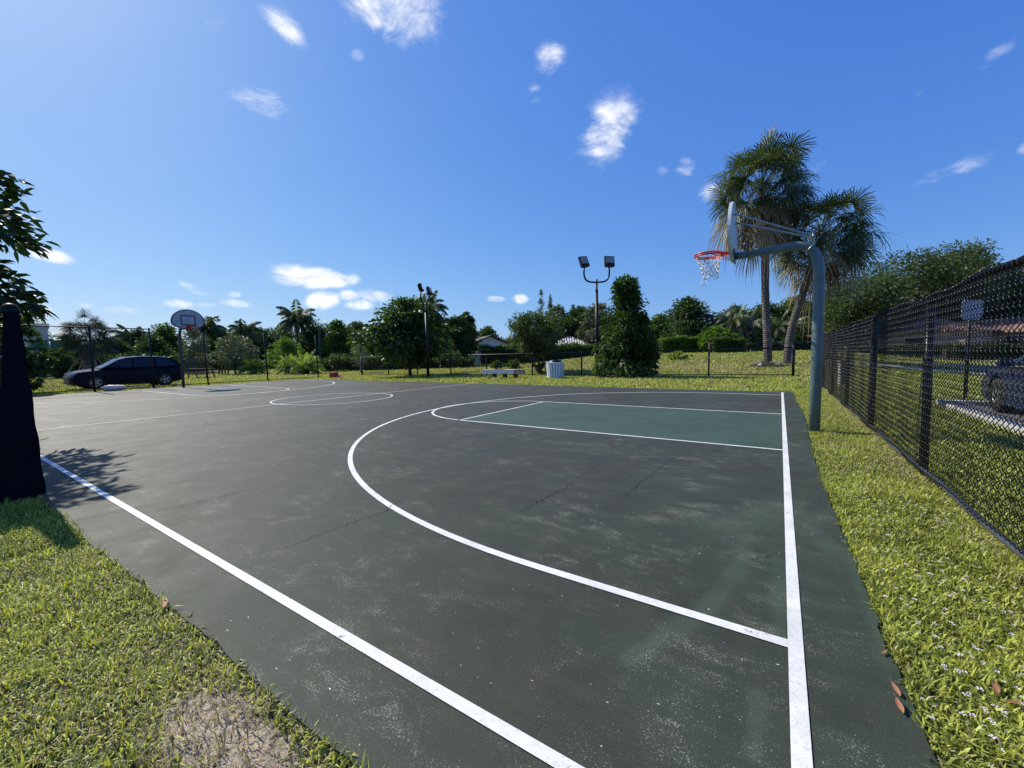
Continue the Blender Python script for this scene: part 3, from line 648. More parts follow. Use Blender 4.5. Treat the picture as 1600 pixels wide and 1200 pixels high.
K.tube([(0.034, fy0 + (yend - fy0) * i / n, RZ(i)) for i in range(n + 1)], 0.028, 12); K.build('top_rail', 'vinyl_black', fence)
K = MB(); hl = int((yend - fy0) / .071) * 8
K.tube([(0.034 + .033 * math.cos(i * PI / 4), fy0 + .071 * i / 8, RZ(.071 * i / 8 / (yend - fy0) * n) + .034 * math.sin(i * PI / 4)) for i in range(hl)], .0042, 4); K.build('rail_coil', 'vinyl_black', fence)
K = MB(); K.tube([(0.03, fy0 + (yend - fy0) * i / n, 0.045 + .012 * math.sin(i * .7 + 1)) for i in range(n + 1)], 0.024, 10); K.build('bottom_rail', 'rail_grey', fence)
first = None
for i in range(nb):
    o = chain_mesh('mesh_panel', bay, 1.84, 0.0355, 0.0031, 'vinyl_black', fence, (0.0, fy0 + i * bay, 0), PI / 2, 4, z0=.03, seed=2, shared=first)
    if first is None: first = o.data

# low black fence behind the court
A0 = np.array([-27.56, 20.44]); A1 = np.array([0.57, 24.87]); LFd = (A1 - A0) / np.linalg.norm(A1 - A0); LFl = float(np.linalg.norm(A1 - A0)); ang = math.atan2(LFd[1], LFd[0])
low = thing('low_chain_link_fence', 'low black chain-link fence with a thin top rail behind the court', 'fence', (A0[0], A0[1], 0), ang)
LH = 1.42
pxs = [566, 608, 653, 705, 761, 832, 909, 1000, 1107, 1239]
for i, px in enumerate(pxs):
    d = RM @ np.array([px - 800, 0, -F]); # intersect vertical plane of the view column with the fence line
    M_ = np.array([[d[0], -LFd[0]], [d[1], -LFd[1]]]); t, s = np.linalg.solve(M_, A0); s = float(s) if 0 < i < 9 else (0.0 if i == 0 else LFl)
    rr = .065 if i in (0, 9) else .045
    hgt = LH + (.12 if i == 9 else 0)
    K = MB(); K.tube([(s, 0, -.15), (s, 0, hgt)], rr, 10); K.lathe([(rr * 1.1, 0), (rr * .8, .03), (.001, .04)], (s, 0, hgt), 10); K.build('post', 'steel_black', low)
K = MB(); K.tube([(0, 0, LH - .04), (LFl, 0, LH + .02)], .038, 8); K.build('top_rail', 'steel_black', low)
K = MB(); K.tube([(0, 0, .08), (LFl, 0, .08)], .02, 8); K.build('bottom_rail', 'steel_black', low)
chain_mesh('mesh_panel', LFl - .05, LH - .1, 0.06, 0.0034, 'steel_black', low, (0.02, 0, 0), 0, 3, z0=.08, seed=4)

# three metre fence behind the far hoop
tallf = thing('tall_chain_link_fence', 'three metre dark chain-link fence with slender posts behind the far hoop', 'fence', (-26.75, 0, 0))
TP = [2.1, 5.2, 7.35, 9.75, 12.95, 16.3]
for i, y in enumerate(TP):
    rr = .05 if i in (1,) else .04
    K = MB(); K.tube([(0, y, -.15), (0, y - .10 * (i > 2), 3.06 if i < 3 else 2.95)], rr, 10); K.build('post', 'steel_black', tallf)
K = MB(); K.tube([(0, TP[0], 3.0), (0, TP[2], 3.0)], .024, 8); K.build('top_rail', 'steel_black', tallf)
K = MB(); K.tube([(0, TP[0], .10), (0, TP[-1], .10)], .02, 8); K.build('bottom_rail', 'steel_black', tallf)
chain_mesh('mesh_panel', TP[2] - TP[0], 2.9, 0.07, 0.0024, 'steel_black', tallf, (0, TP[0], 0), PI / 2, 3, z0=.1, seed=5)

# gate post with dark wind screen at the near left corner
gp = thing('screened_fence_post', 'black round capped post with a dark navy wind screen hung beside it', 'fence', (-6.40, 0.70, 0))
K = MB(); K.tube([(0, 0, -.2), (0, 0, 1.86)], .058, 20); K.build('post', 'post_black', gp)
K = MB(); K.lathe([(.066, 0), (.068, .02), (.062, .05), (.045, .078), (.02, .092), (.001, .095)], (0, 0, 1.845), 20); K.build('cap', 'post_black', gp)
K = MB(); V = []; k = 40; nz_ = 16
for i in range(k):
    ztop = (1.82, 1.82, 1.82)[i] if i < 3 else 1.12 + .02 * math.sin(i)
    for j in range(nz_):
        f = j / (nz_ - 1); z = -.04 + (ztop + .04) * f; yr = .104 - .052 * f + .006 * math.sin(j * 1.7)
        V.append((.070 + .008 * math.sin(i * 1.3 + j * .35) + .004 * math.sin(j * 2.9 + i), yr - i * .055, z))
K.add(V, [(i * nz_ + j, (i + 1) * nz_ + j, (i + 1) * nz_ + j + 1, i * nz_ + j + 1) for i in range(k - 1) for j in range(nz_ - 1)], True)
V2 = [(x - .012, y, z) for x, y, z in V]; K.add(V2, [(i * nz_ + j, i * nz_ + j + 1, (i + 1) * nz_ + j + 1, (i + 1) * nz_ + j) for i in range(k - 1) for j in range(nz_ - 1)], True)
K.build('wind_screen', 'screen_navy', gp)
K = MB(); K.tube([(.0, -.05, 1.78), (0, -2.3, 1.78)], .022, 10); K.build('top_rail', 'vinyl_black', gp)
chain_mesh('mesh_panel', 2.2, 1.7, 0.0355, 0.0031, 'vinyl_black', gp, (.03, -2.25, .03), PI / 2, 4, z0=.03, seed=7)
K = MB(); K.tube([(0, -2.3, -.2), (0, -2.3, 1.84)], .04, 12); K.build('post', 'post_black', gp)
K = MB(); K.box((0.0, -1.05, -.005), (.35, 2.7, .06)); struct(K.build('footing_strip', 'concrete'))

# ------------------------------------------------------------------ hoops
def fan_outline(w=.70, zt=.49, zb=-.50):
    P = []
    for i in range(25):
        a = math.radians(-8 + (196) * i / 24); P.append((w * math.cos(a), -.13 + (zt + .13) * math.sin(a)))
    a_l = P[-1]
    P += [(-.60, -.33), (-.42, -.42), (-.2, -.485), (0, -.50), (.2, -.485), (.42, -.42), (.60, -.33)]
    return P
def hoop(name, label, loc, rz, near):
    t = thing(name, label, 'basketball hoop', loc, rz, 'basketball hoops')
    # local frame: +x towards the court, pole at origin
    bx = 1.24 if near else 1.20; rimz = 3.05
    ph = [(0, 0, -.2), (0, 0, 1.2), (0, 0, 2.35), (0.005, 0, 2.58), (0.03, 0, 2.76), (.085, 0, 2.90), (.17, 0, 2.985), (.29, 0, 3.025), (.42, 0, 3.022), (.70, 0, 3.005), (bx - .13, 0, 2.985)]
    rad = [.078, .078, .078, .077, .076, .074, .071, .067, .063, .058, .053]
    K = MB(); K.tube(ph, rad if near else [r_ * .82 for r_ in rad], 24); K.build('pole', 'pole_teal' if near else 'pole_teal_shaded', t)
    K = MB(); K.tube([(bx - .22, 0, 2.99), (bx - .045, 0, 2.985)], .060, 20); K.box((bx - .035, 0, 2.985), (.02, .22, .24))
    K.build('mounting_sleeve', 'pole_teal' if near else 'pole_teal_shaded', t)
    K = MB(); O = fan_outline(); zc = 3.40
    inner = [(a * .955, b * .955) for a, b in O]
    K.prism(inner, (bx - .012, 0, zc), (0, 1, 0), (0, 0, 1), (.016, 0, 0))
    bd = K.build('backboard', 'board_white' if near else 'board_grey', t)
    K = MB(); n_ = len(O); # rolled edge
    path = [(bx, a * .975, zc + b * .975) for a, b in O]
    ringp = []; fs = []
    for i in range(n_):
        a, b = O[i]
        for (sx, s) in ((-.028, 1.0), (.022, 1.0), (.022, .93), (-.028, .93)): ringp.append((bx + sx, a * s, zc + b * s))
    for i in range(n_):
        j = (i + 1) % n_
        for q in range(4): fs.append((i * 4 + q, i * 4 + (q + 1) % 4, j * 4 + (q + 1) % 4, j * 4 + q))
    K.add(ringp, fs); K.build('edge_trim', 'board_white' if near else 'board_trim', t)
    K = MB()   # target square
    for (y, z, dy, dz) in ((0, 3.36 + .215, .61, .05), (0, 3.36 - .215, .61, .05), (-.28, 3.36, .05, .38), (.28, 3.36, .05, .38)): K.box((bx + .0065, y, z), (.005, dy, dz))
    K.build('target_square', 'board_trim', t)
    # rim
    rc = bx + .15 + .2286
    rim = MB(); rim.tube([(rc + .2286 * math.cos(a), .2286 * math.sin(a), rimz) for a in np.linspace(0, 2 * PI, 41)[:-1]], .014, 10, closed=True)
    rim.tube([(rc + .236 * math.cos(a), .236 * math.sin(a), rimz + .030) for a in np.linspace(0, 2 * PI, 41)[:-1]], .014, 10, closed=True)
    rim.prism([(0, -.075), (0, .075), (.20, .13), (.20, -.13)], (bx + .02, 0, rimz + .012), (1, 0, 0), (0, 1, 0), (0, 0, .018))
    rim.box((bx + .025, 0, rimz - .05), (.012, .16, .17))
    for s in (-1, 1):
        rim.tube([(bx + .02, s * .07, rimz - .10), (rc - .06, s * .215, rimz - .008)], .007, 6)
        rim.tube([(bx + .02, s * .09, rimz + .01), (rc - .10, s * .205, rimz + .004)], .010, 6)
    ro = rim.build('rim', 'rim_red', t)
    net = MB(); k = 12; rr = [.225, .185, .155, .135, .122, .115]; zz = [rimz - .012, rimz - .10, rimz - .18, rimz - .26, rimz - .34, rimz - .41]
    rnd = random.Random(3)
    def pt(i, l):
        sw = -.05 * (l / 5) ** 1.5
        return (rc + rr[l] * math.cos(2 * PI * i / k) + sw * (1 if near else .2), rr[l] * math.sin(2 * PI * i / k) + .015 * math.sin(l * 2 + i), zz[l] + .012 * math.sin(i * 2.3 + l))
    for i in range(k if near else 0):
        for l in range(5):
            if near and l == 4 and i in (2, 5, 6, 9): continue
            if near and l == 3 and i in (5,): continue
            net.tube([pt(i + .5 * (l % 2), l), pt(i + .5 * (l % 2) + .5, l + 1)], .0062, 5); net.tube([pt(i + .5 * (l % 2), l), pt(i + .5 * (l % 2) - .5, l + 1)], .0062, 5)
        net.tube([(rc + .2286 * math.cos(2 * PI * i / k), .2286 * math.sin(2 * PI * i / k), rimz + .012), pt(i, 0)], .005, 5)
    if near:
        net.tube([(rc + .05, -.02, rimz - .40), (rc + .02, .02, rimz - .50), (rc + .10, .05, rimz - .515), (rc + .13, .0, rimz - .44)], .004, 5)
        net.tube([(rc + .09, -.03, rimz - .38), (rc + .105, -.02, rimz - .49), (rc + .118, -.02, rimz - .60), (rc + .125, -.02, rimz - .63)], .0045, 5)
    if near: net.build('net', 'net_white', ro)
    K = MB()
    for s in (-1, 1):
        K.tube([(.14, s * .07, 3.15), (bx - .12, s * .28, 3.60), (bx - .02, s * .30, 3.63)], .017, 8)
    K.build('brace', 'galv', t)
    K = MB()
    cc = Vector((.13, 0, 2.955)); dr = Vector((.75, 0, .62)).normalized(); nrm = Vector((-.62, 0, .75)).normalized()
    K.tube([cc + dr * 0 + nrm * (.085 * math.cos(a)) + Vector((0, .085 * math.sin(a), 0)) for a in np.linspace(0, 2 * PI, 25)[:-1]], .011, 8, closed=True)
    K.box((.115, 0, 3.13), (.07, .17, .018)); K.tube([(.075, -.05, 3.02), (.105, -.05, 3.17)], .008, 6); K.tube([(.075, .05, 3.02), (.105, .05, 3.17)], .008, 6)
    K.build('clamp', 'galv', t)
    return t
hoop('basketball_hoop', 'teal gooseneck basketball hoop with red rim and torn white net beside the tall fence', (0.50, 8.28, 0), PI, True)
hoop('basketball_hoop', 'far basketball hoop with grey fan backboard trimmed dark red in front of the navy car', (-25.65, 8.25, 0), 0, False)

# ------------------------------------------------------------------ flood lights
def flood(label, px, depth, rz, zs=1.0):
    x, y = at(px, depth); t = thing('flood_light', label, 'light pole', (x, y, float(gz(x, y))), rz, 'court flood lights')
    K = MB(); K.tube([(0, 0, -.2), (0, 0, 4.9)], [.098, .082], 14); K.tube([(0, 0, 4.9), (0, 0, 5.02), (0, 0, 5.62)], [.095, .06, .055], 14); K.build('pole', 'steel_black', t)
    K = MB(); K.tube([(0, 0, 2.0), (0, 0, 2.12)], .125, 10); K.build('junction_collar', 'steel_black', t)
    K = MB(); pth = []
    for i in range(25):
        a = PI + PI * i / 24; ex = math.copysign(abs(math.cos(a)) ** .55, math.cos(a)); ez = -abs(math.sin(a)) ** .75
        pth.append((.74 * ex, 0, 6.05 + .60 * ez))
    K.tube([(-.72, 0, 6.32)] + pth + [(.72, 0, 6.32)], .050, 10); K.build('arm', 'steel_black', t)
    for s in (-1, 1):
        Rm = Matrix.Rotation(math.radians(28 if s < 0 else 4), 4, 'Z') @ Matrix.Rotation(math.radians(-14), 4, 'X') @ Matrix.Rotation(math.radians(-9 if s < 0 else 2), 4, 'Y')
        K = MB(); c = Vector((s * .74, 0, 6.62)); R3 = Rm.to_3x3()
        K.box(c, (.58, .15, .60), R3, .98); K.box(c + R3 @ Vector((0, -.02, -.24)), (.46, .26, .16), R3)
        for j in range(5): K.box(c + R3 @ Vector((-.2 + j * .1, .10, .02)), (.02, .07, .44), R3)
        hd = K.build('lamp_head', 'steel_black', t)
        K = MB(); K.box(c + R3 @ Vector((0, -.075, .05)), (.50, .012, .42), R3); K.build('lens', 'lamp_glass', hd)
    t.scale = (1, 1, zs); return t
flood('black twin headed flood light pole standing before the cone shaped tree', 933, 24.0, math.radians(35))
flood('black twin headed flood light pole beside the broad dark tree and its trunk', 669, 27.2, math.radians(112), .87)

# ------------------------------------------------------------------ bench, can, small things
x, y = G(786, 590); bn = thing('slab_bench', 'low bench with a thick peeling white slab on three dark feet', 'bench', (x, y, 0), math.radians(12))
K = MB(); K.box((-.25, 0, .36), (2.10, .45, .22)); K.box((-.25, 0, .478), (2.14, .49, .018)); K.build('slab', 'bench_white', bn)
K = MB(); K.box((1.10, 0, .34), (.50, .44, .22)); K.box((1.15, 0, .478), (.62, .48, .016)); K.build('worn_end', 'bench_brown', bn)
for s in (-.55, .12, .80):
    K = MB(); K.box((s, 0, .11), (.14, .34, .28), None, 1.15); K.build('foot', 'wood_dark', bn)
x, y = G(868, 590.5); cn = thing('waste_bin', 'round white slatted waste bin with a dark rim on the grass', 'waste bin', (x, y, 0))
K = MB(); k = 20
for i in range(k):
    a = 2 * PI * i / k; Rz = Matrix.Rotation(a, 3, 'Z') @ Matrix.Rotation(math.radians(2.5), 3, 'Y')
    K.box((.46 * math.cos(a), .46 * math.sin(a), .46 + random.uniform(-.01, .01)), (.05, .112, .86), Rz)
K.build('slats', 'can_slat', cn)
K = MB(); K.tube([(.49 * math.cos(a), .49 * math.sin(a), .86) for a in np.linspace(0, 2 * PI, 33)[:-1]], .03, 8, closed=True); K.build('rim', 'can_slat', cn)
K = MB(); K.lathe([(.40, .1), (.41, .9), (.33, .93), (.33, 1.0), (.30, 1.02), (.29, .9)], (0, 0, 0), 24); K.build('liner', 'steel_black', cn)
K = MB(); K.box((0, 0, .0), (.9, .9, .08)); K.build('base_pad', 'concrete', cn)

x, y = G(526, 590); rb = thing('red_crate', 'small bright red plastic crate with a flap lying on the far grass', 'crate', (x, y, 0), .3)
K = MB(); K.box((-.22, 0, .16), (.42, .40, .34), None, .92); K.box((-.22, 0, .345), (.46, .44, .04)); K.build('crate_body', 'plastic_red', rb)
K = MB(); K.prism([(0, 0), (.55, 0), (.5, .05), (.12, .17), (0, .2)], (0, -.2, -.02), (1, 0, 0), (0, 0, 1), (0, .4, 0)); K.build('flap', 'plastic_red', rb)
x, y = G(182, 611); K = MB()
r2 = random.Random(8); V = []; fs = []; nu, nv = 14, 8
for i in range(nv + 1):
    for j in range(nu):
        a = 2 * PI * j / nu; b = PI * i / nv; q = 1 + r2.uniform(-.22, .22); V.append((.26 * q * math.sin(b) * math.cos(a), .42 * q * math.sin(b) * math.sin(a), .13 + .15 * q * math.cos(b)))
for i in range(nv):
    for j in range(nu): fs.append((i * nu + j, i * nu + (j + 1) % nu, (i + 1) * nu + (j + 1) % nu, (i + 1) * nu + j))
K.add(V, fs, True); o = K.build('litter_bag', 'litter_pink'); o.location = (x - .4, y, 0); tag(o, 'crumpled pale pink bag on the grass in front of the navy car', 'litter')

x, y = G(303, 585); dm = thing('dumpster', 'dark green dumpster with a sloping lid beyond the far hoop', 'dumpster', (*at(303, 42), 0), math.radians(30))
K = MB(); K.box((0, 0, .55), (1.7, 1.0, .9), None, 1.08); K.box((-.95, 0, .6), (.12, .5, .12)); K.box((.95, 0, .6), (.12, .5, .12)); K.build('bin_body', 'dump_green', dm)
K = MB(); K.prism([(-.58, 0), (.58, 0), (.58, .06), (-.58, .2)], (-.95, 0, 1.0), (0, 1, 0), (0, 0, 1), (1.9, 0, 0)); K.build('lid', 'dump_green', dm)
gx, gy = at(345, 40); pg = thing('picket_barrier', 'short dark wooden picket barrier in the far field before the cycads', 'barrier', (gx, gy, float(gz(gx, gy))), math.radians(33))
for i in range(4):
    K = MB(); K.box((-.15 + i * .30, 0, .32), (.10, .10, .74)); K.build('picket', 'wood_dark', pg)
K = MB(); K.box((.1, .06, .50), (1.3, .03, .09)); K.box((-1.0, .06, .5), (1.1, .03, .05)); K.build('board', 'wood_dark', pg)
gx, gy = at(315, 33); pt_ = thing('picnic_table', 'dark picnic table behind the far hoop pole', 'picnic table', (gx, gy, 0), math.radians(35))
K = MB(); 
for j in range(5): K.box((0, -.32 + j * .16, .74), (1.9, .145, .04))
K.build('tabletop', 'wood_dark', pt_)
for s in (-1, 1):
    K = MB(); K.box((0, s * .75, .44), (1.9, .26, .04)); K.build('seat', 'wood_dark', pt_)
    K = MB(); K.box((s * .7, 0, .40), (.06, 1.5, .06)); K.box((s * .7, .35, .36), (.06, .08, .78), Matrix.Rotation(.4, 3, 'X')); K.box((s * .7, -.35, .36), (.06, .08, .78), Matrix.Rotation(-.4, 3, 'X')); K.build('leg_frame', 'wood_dark', pt_)

# sign seen from behind and utility pedestal beyond the tall fence
sg = thing('road_sign', 'pale back of a square sign on a slim black pole behind the tall fence', 'sign', (3.97, 14.98, 0), math.radians(38))
K = MB(); K.tube([(0, 0, -.1), (0, 0, 2.35)], .035, 10); K.build('pole', 'steel_black', sg)
K = MB(); c_ = .07; K.prism([(-.29 + c_, -.25), (.29 - c_, -.25), (.29, -.25 + c_), (.29, .25 - c_), (.29 - c_, .25), (-.29 + c_, .25), (-.29, .25 - c_), (-.29, -.25 + c_)], (0, -.045, 2.24), (1, 0, 0), (0, 0, 1), (0, .008, 0)); K.build('sign_panel', 'sign_back', sg)
ut = thing('utility_pedestal', 'slim dark green utility pedestal with a pale edge behind the tall fence', 'utility box', (2.0, 19.6, 0), .3)
K = MB(); K.box((0, 0, .38), (.22, .22, .86)); K.box((0, 0, .83), (.26, .26, .05)); K.build('pedestal_body', 'dump_green', ut)
K = MB(); K.box((-.125, -.02, .38), (.025, .2, .84)); K.build('pedestal_edge', 'bench_white', ut)

# ------------------------------------------------------------------ cars (side profile lofted across the width), nose towards +x
def car(name, label, loc, rz, kind='suv', paint='car_navy'):
    t = thing(name, label, 'car', loc, rz, 'parked cars')
    if kind == 'suv':
        Ln, Wd = 4.70, 1.86
        top = [(-2.33, .55), (-2.36, .85), (-2.30, 1.02), (-2.22, 1.08), (.92, 1.04), (1.30, 1.03), (1.75, .98), (2.12, .89), (2.28, .78), (2.34, .62), (2.33, .42)]
        gh = [(-2.24, 1.06), (-2.02, 1.42), (-1.78, 1.60), (-1.2, 1.675), (-.4, 1.69), (.15, 1.64), (.42, 1.56), (1.22, 1.06)]
        axl = (1.43, -1.38); wr = .36; wins = [[(.98, 1.10), (.38, 1.50), (-.02, 1.56), (-.02, 1.09)], [(-.10, 1.09), (-.10, 1.565), (-.95, 1.575), (-.95, 1.10)], [(-1.04, 1.10), (-1.04, 1.57), (-1.62, 1.51), (-1.98, 1.16)]]
    else:
        Ln, Wd = 4.75, 1.82
        top = [(-2.34, .50), (-2.37, .80), (-2.28, .98), (-1.75, 1.03), (.95, .95), (1.25, .93), (1.70, .86), (2.10, .76), (2.28, .66), (2.36, .52), (2.34, .36)]
        gh = [(-1.85, 1.01), (-1.25, 1.30), (-.85, 1.41), (-.2, 1.45), (.25, 1.40), (.45, 1.34), (1.30, .94)]
        axl = (1.42, -1.40); wr = .34; wins = [[(1.02, .99), (.40, 1.31), (.02, 1.35), (.02, .99)], [(-.06, .99), (-.06, 1.355), (-.75, 1.35), (-.98, 1.01)], [(-1.06, 1.02), (-.88, 1.32), (-1.15, 1.28), (-1.52, 1.05)]]
    def loft(prof, bot, w0, w1, lips=None):
        """sections across y: prof (x,z) line over the top; bottom at height bot(x)"""
        return
    K = MB(); zb = .24
    # lower outline with wheel arches
    low_ = []
    for i in range(1): pass
    def arch(cx):
        return [(cx + (wr + .07) * math.cos(a), wr + (wr + .07) * math.sin(a) * 1.0) for a in np.linspace(-.35, PI + .35, 15)]
    outline = list(top) + [(2.22, zb)] + [p for p in arch(axl[0])] + [p for p in arch(axl[1])] + [(-2.25, zb + .04)]
    hw = Wd / 2; ny_ = 9; n = len(outline); zmid = .72
    V = []; fs = []
    for j in range(ny_):
        s = -1 + 2 * j / (ny_ - 1); y = hw * s
        inset = 0.0
        e = abs(s)
        for (x, z) in outline:
            sc = 1 - .055 * e ** 4 * (1 if abs(x) > 1.9 else .25)      # plan taper
            zz = z - (.055 * e ** 3 if z > .9 else 0) 
            yy = y * (1 - .05 * max(0, (z - .75)) - .05 * max(0, .45 - z)) * (1 - .05 * max(0, abs(x) - 1.7))
            V.append((x * sc, yy, zz))
    for j in range(ny_ - 1):
        for i in range(n):
            i2 = (i + 1) % n; fs.append((j * n + i, j * n + i2, (j + 1) * n + i2, (j + 1) * n + i))
    K.add(V, fs, False); K.add(V[:n], [tuple(range(n))]); K.add(V[-n:], [tuple(range(n - 1, -1, -1))])
    body = K.build('body', paint, t)
    # greenhouse
    K = MB(); ng = len(gh); V = []; fs = []; base = [(gh[0][0], gh[0][1] - .08)] ; prof = gh
    zmin = min(p[1] for p in gh); zmax = max(p[1] for p in gh)
    def gy(z, s): return s * (hw - .035 - .30 * (z - zmin) / (zmax - zmin) * .75)
    for j in range(ny_):
        s = -1 + 2 * j / (ny_ - 1)
        for (x, z) in prof: V.append((x * (1 - .02 * abs(s) ** 2), gy(z, s), z - .035 * abs(s) ** 3 * (1 if z > zmin + .2 else 0)))
    for j in range(ny_ - 1):
        for i in range(ng - 1): fs.append((j * ng + i, j * ng + i + 1, (j + 1) * ng + i + 1, (j + 1) * ng + i))
    K.add(V, fs, True)
    K.add(V[:ng], [tuple(range(ng))]); K.add(V[-ng:], [tuple(range(ng - 1, -1, -1))]); K.build('roof', paint, t)
    # glass: windshield, rear window, side windows set a little proud
    def slab(p0, p1, wk, name):
        K = MB(); V = []; off = .010; dx, dz = p1[0] - p0[0], p1[1] - p0[1]; l = math.hypot(dx, dz); nx, nz3 = -dz / l, dx / l
        if nz3 < 0: nx, nz3 = -nx, -nz3
        for q in (0.04, .5, .95):
            x, z = p0[0] + dx * q + nx * off, p0[1] + dz * q + nz3 * off
            for s in (-1, -.5, 0, .5, 1): V.append((x, gy(z - off, s) * wk, z - .03 * abs(s) ** 3))
        K.add(V, [(a * 5 + b, a * 5 + b + 1, a * 5 + b + 6, a * 5 + b + 5) for a in range(2) for b in range(4)], True); K.build(name, 'car_glass', t)
    slab(gh[-1], gh[-2], .93, 'windshield'); slab(gh[0], gh[1], .90, 'rear_window')
    for s in (-1, 1):
        for wv_ in wins:
            K = MB(); V = [(x, gy(z, s) + s * .012, z) for x, z in wv_]; V2 = [(x, gy(z, s) - s * .004, z) for x, z in wv_]; q = len(V)
            K.add(V + V2, [tuple(range(q)) if s < 0 else tuple(range(q - 1, -1, -1))] + [(i, (i + 1) % q, q + (i + 1) % q, q + i) for i in range(q)]); K.build('side_window', 'car_glass', t)
        K = MB(); K.box((.86, s * (hw + .06), zmin + .07), (.12, .19, .14), None, .8); K.build('mirror', paint, t)
        K = MB(); K.prism([(0, 0), (.42, -.10), (.40, -.22), (.02, -.13)], (1.80, s * (hw - .16), zmin - .12), (1, 0, 0), (0, 0, 1), (0, s * .10, 0)); K.box((2.20, s * .62, .69 if kind == 'suv' else .60), (.10, .34, .12)); K.build('headlight', 'lamp_clear', t)
        K = MB(); K.box((-2.20, s * (hw - .16), .96 if kind == 'suv' else .84), (.20, .26, .20)); K.build('tail_light', 'lamp_red', t)
        for axx in axl:
            K = MB(); prof_ = [(wr * .62, -.11), (wr * .92, -.11), (wr, -.08), (wr, .08), (wr * .92, .11), (wr * .62, .11)]
            V = []; m_ = 28
            for (r_, yy) in prof_:
                for q in range(m_): a = 2 * PI * q / m_; V.append((axx + r_ * math.cos(a), s * (hw - .115) + yy, wr + r_ * math.sin(a)))
            K.add(V, [(i * m_ + q, i * m_ + (q + 1) % m_, (i + 1) * m_ + (q + 1) % m_, (i + 1) * m_ + q) for i in range(5) for q in range(m_)], True)
            wh = K.build('wheel', 'tyre', t)
            K = MB(); yy = s * (hw - .03)
            for q in range(5):
                a = 2 * PI * q / 5; c = (axx + wr * .32 * math.cos(a), yy, wr + wr * .32 * math.sin(a)); K.box(c, (wr * .58, .03, .07), Matrix.Rotation(-a, 3, 'Y'))
            K.tube([(axx + wr * .60 * math.cos(a), yy - s * .005, wr + wr * .60 * math.sin(a)) for a in np.linspace(0, 2 * PI, 25)[:-1]], .02, 6, closed=True)
            K.tube([(axx, yy - s * .05, wr), (axx, yy + s * .01, wr)], .06, 10); K.build('rim', 'wheel_metal', wh)
    K = MB(); K.box((2.30, 0, .60 if kind == 'suv' else .52), (.06, .95, .16)); K.box((2.31, 0, .36), (.05, 1.2, .10)); K.build('grille', 'steel_black', t)
    K = MB(); K.box((2.335, 0, .68 if kind == 'suv' else .60), (.03, .9, .02)); K.build('grille_bar', 'chrome', t)
    K = MB(); K.box((0, 0, .30), (4.1, Wd * .9, .16)); K.build('underbody', 'tyre', t)
    return t
car('parked_suv', 'dark navy suv parked behind the three metre fence beside the far hoop', (-29.95, 7.15, 0), -PI / 2, 'suv')
car('parked_car', 'dark car mostly hidden behind the navy suv near the staked palm', (-34.6, 8.1, 0), -PI / 2, 'suv')
car('parked_sedan', 'dark blue sedan parked at the kerb beyond the tall black fence', (4.55, 10.75, 0), PI / 2, 'sedan', 'car_blue')

# ------------------------------------------------------------------ buildings
def house(label, cx, cy, rz, w, d, h, rh, wallm, roofm, name='house', hip=True, doors=()):
    z0 = float(gz(cx, cy)) - .1; t = thing(name, label, 'house', (cx, cy, z0), rz)
    K = MB(); K.box((0, 0, h / 2), (w, d, h)); 
    if not hip: K.prism([(-d / 2, 0), (d / 2, 0), (0, rh - .05)], (-w / 2, 0, h), (0, 1, 0), (0, 0, 1), (w, 0, 0))
    K.build('wall', wallm, t)
    e = .45; K = MB(); W2, D2 = w / 2 + e, d / 2 + e; hx = max(.3, W2 - D2) if hip else W2
    A = [(-W2, -D2, h - .02), (W2, -D2, h - .02), (W2, D2, h - .02), (-W2, D2, h - .02), (-hx, 0, h + rh), (hx, 0, h + rh)]
    B = [(x, y, z + .14) for x, y, z in A]
    if hip: K.add(A + B, [(6, 7, 11, 10), (8, 9, 10, 11), (7, 8, 11), (9, 6, 10), (0, 4, 5, 1), (2, 5, 4, 3), (1, 5, 2), (3, 4, 0), (0, 1, 7, 6), (1, 2, 8, 7), (2, 3, 9, 8), (3, 0, 6, 9)])
    else: K.add(A + B, [(6, 7, 11, 10), (8, 9, 10, 11), (0, 4, 5, 1), (2, 5, 4, 3), (0, 1, 7, 6), (2, 3, 9, 8), (1, 5, 11, 7), (5, 2, 8, 11), (3, 4, 10, 9), (4, 0, 6, 10)])
    K.build('roof', roofm, t)
    for (x, kind, ww, hh, zz) in doors:
        K = MB(); K.box((x, -d / 2 - .015, zz + hh / 2), (ww + .16, .05, hh + .16)); f = K.build('window' if kind == 'w' else 'garage_door', 'wall_white', t)
        if kind == 'w':
            K = MB(); K.box((x, -d / 2 - .035, zz + hh / 2), (ww, .04, hh)); K.build('pane', 'window_dark', f)
        else:
            K = MB(); 
            for j in range(3): K.box((x, -d / 2 - .045, zz + hh * (j + 1) / 4), (ww, .02, .03))
            K.build('panel_groove', 'steel_black', f)
    return t
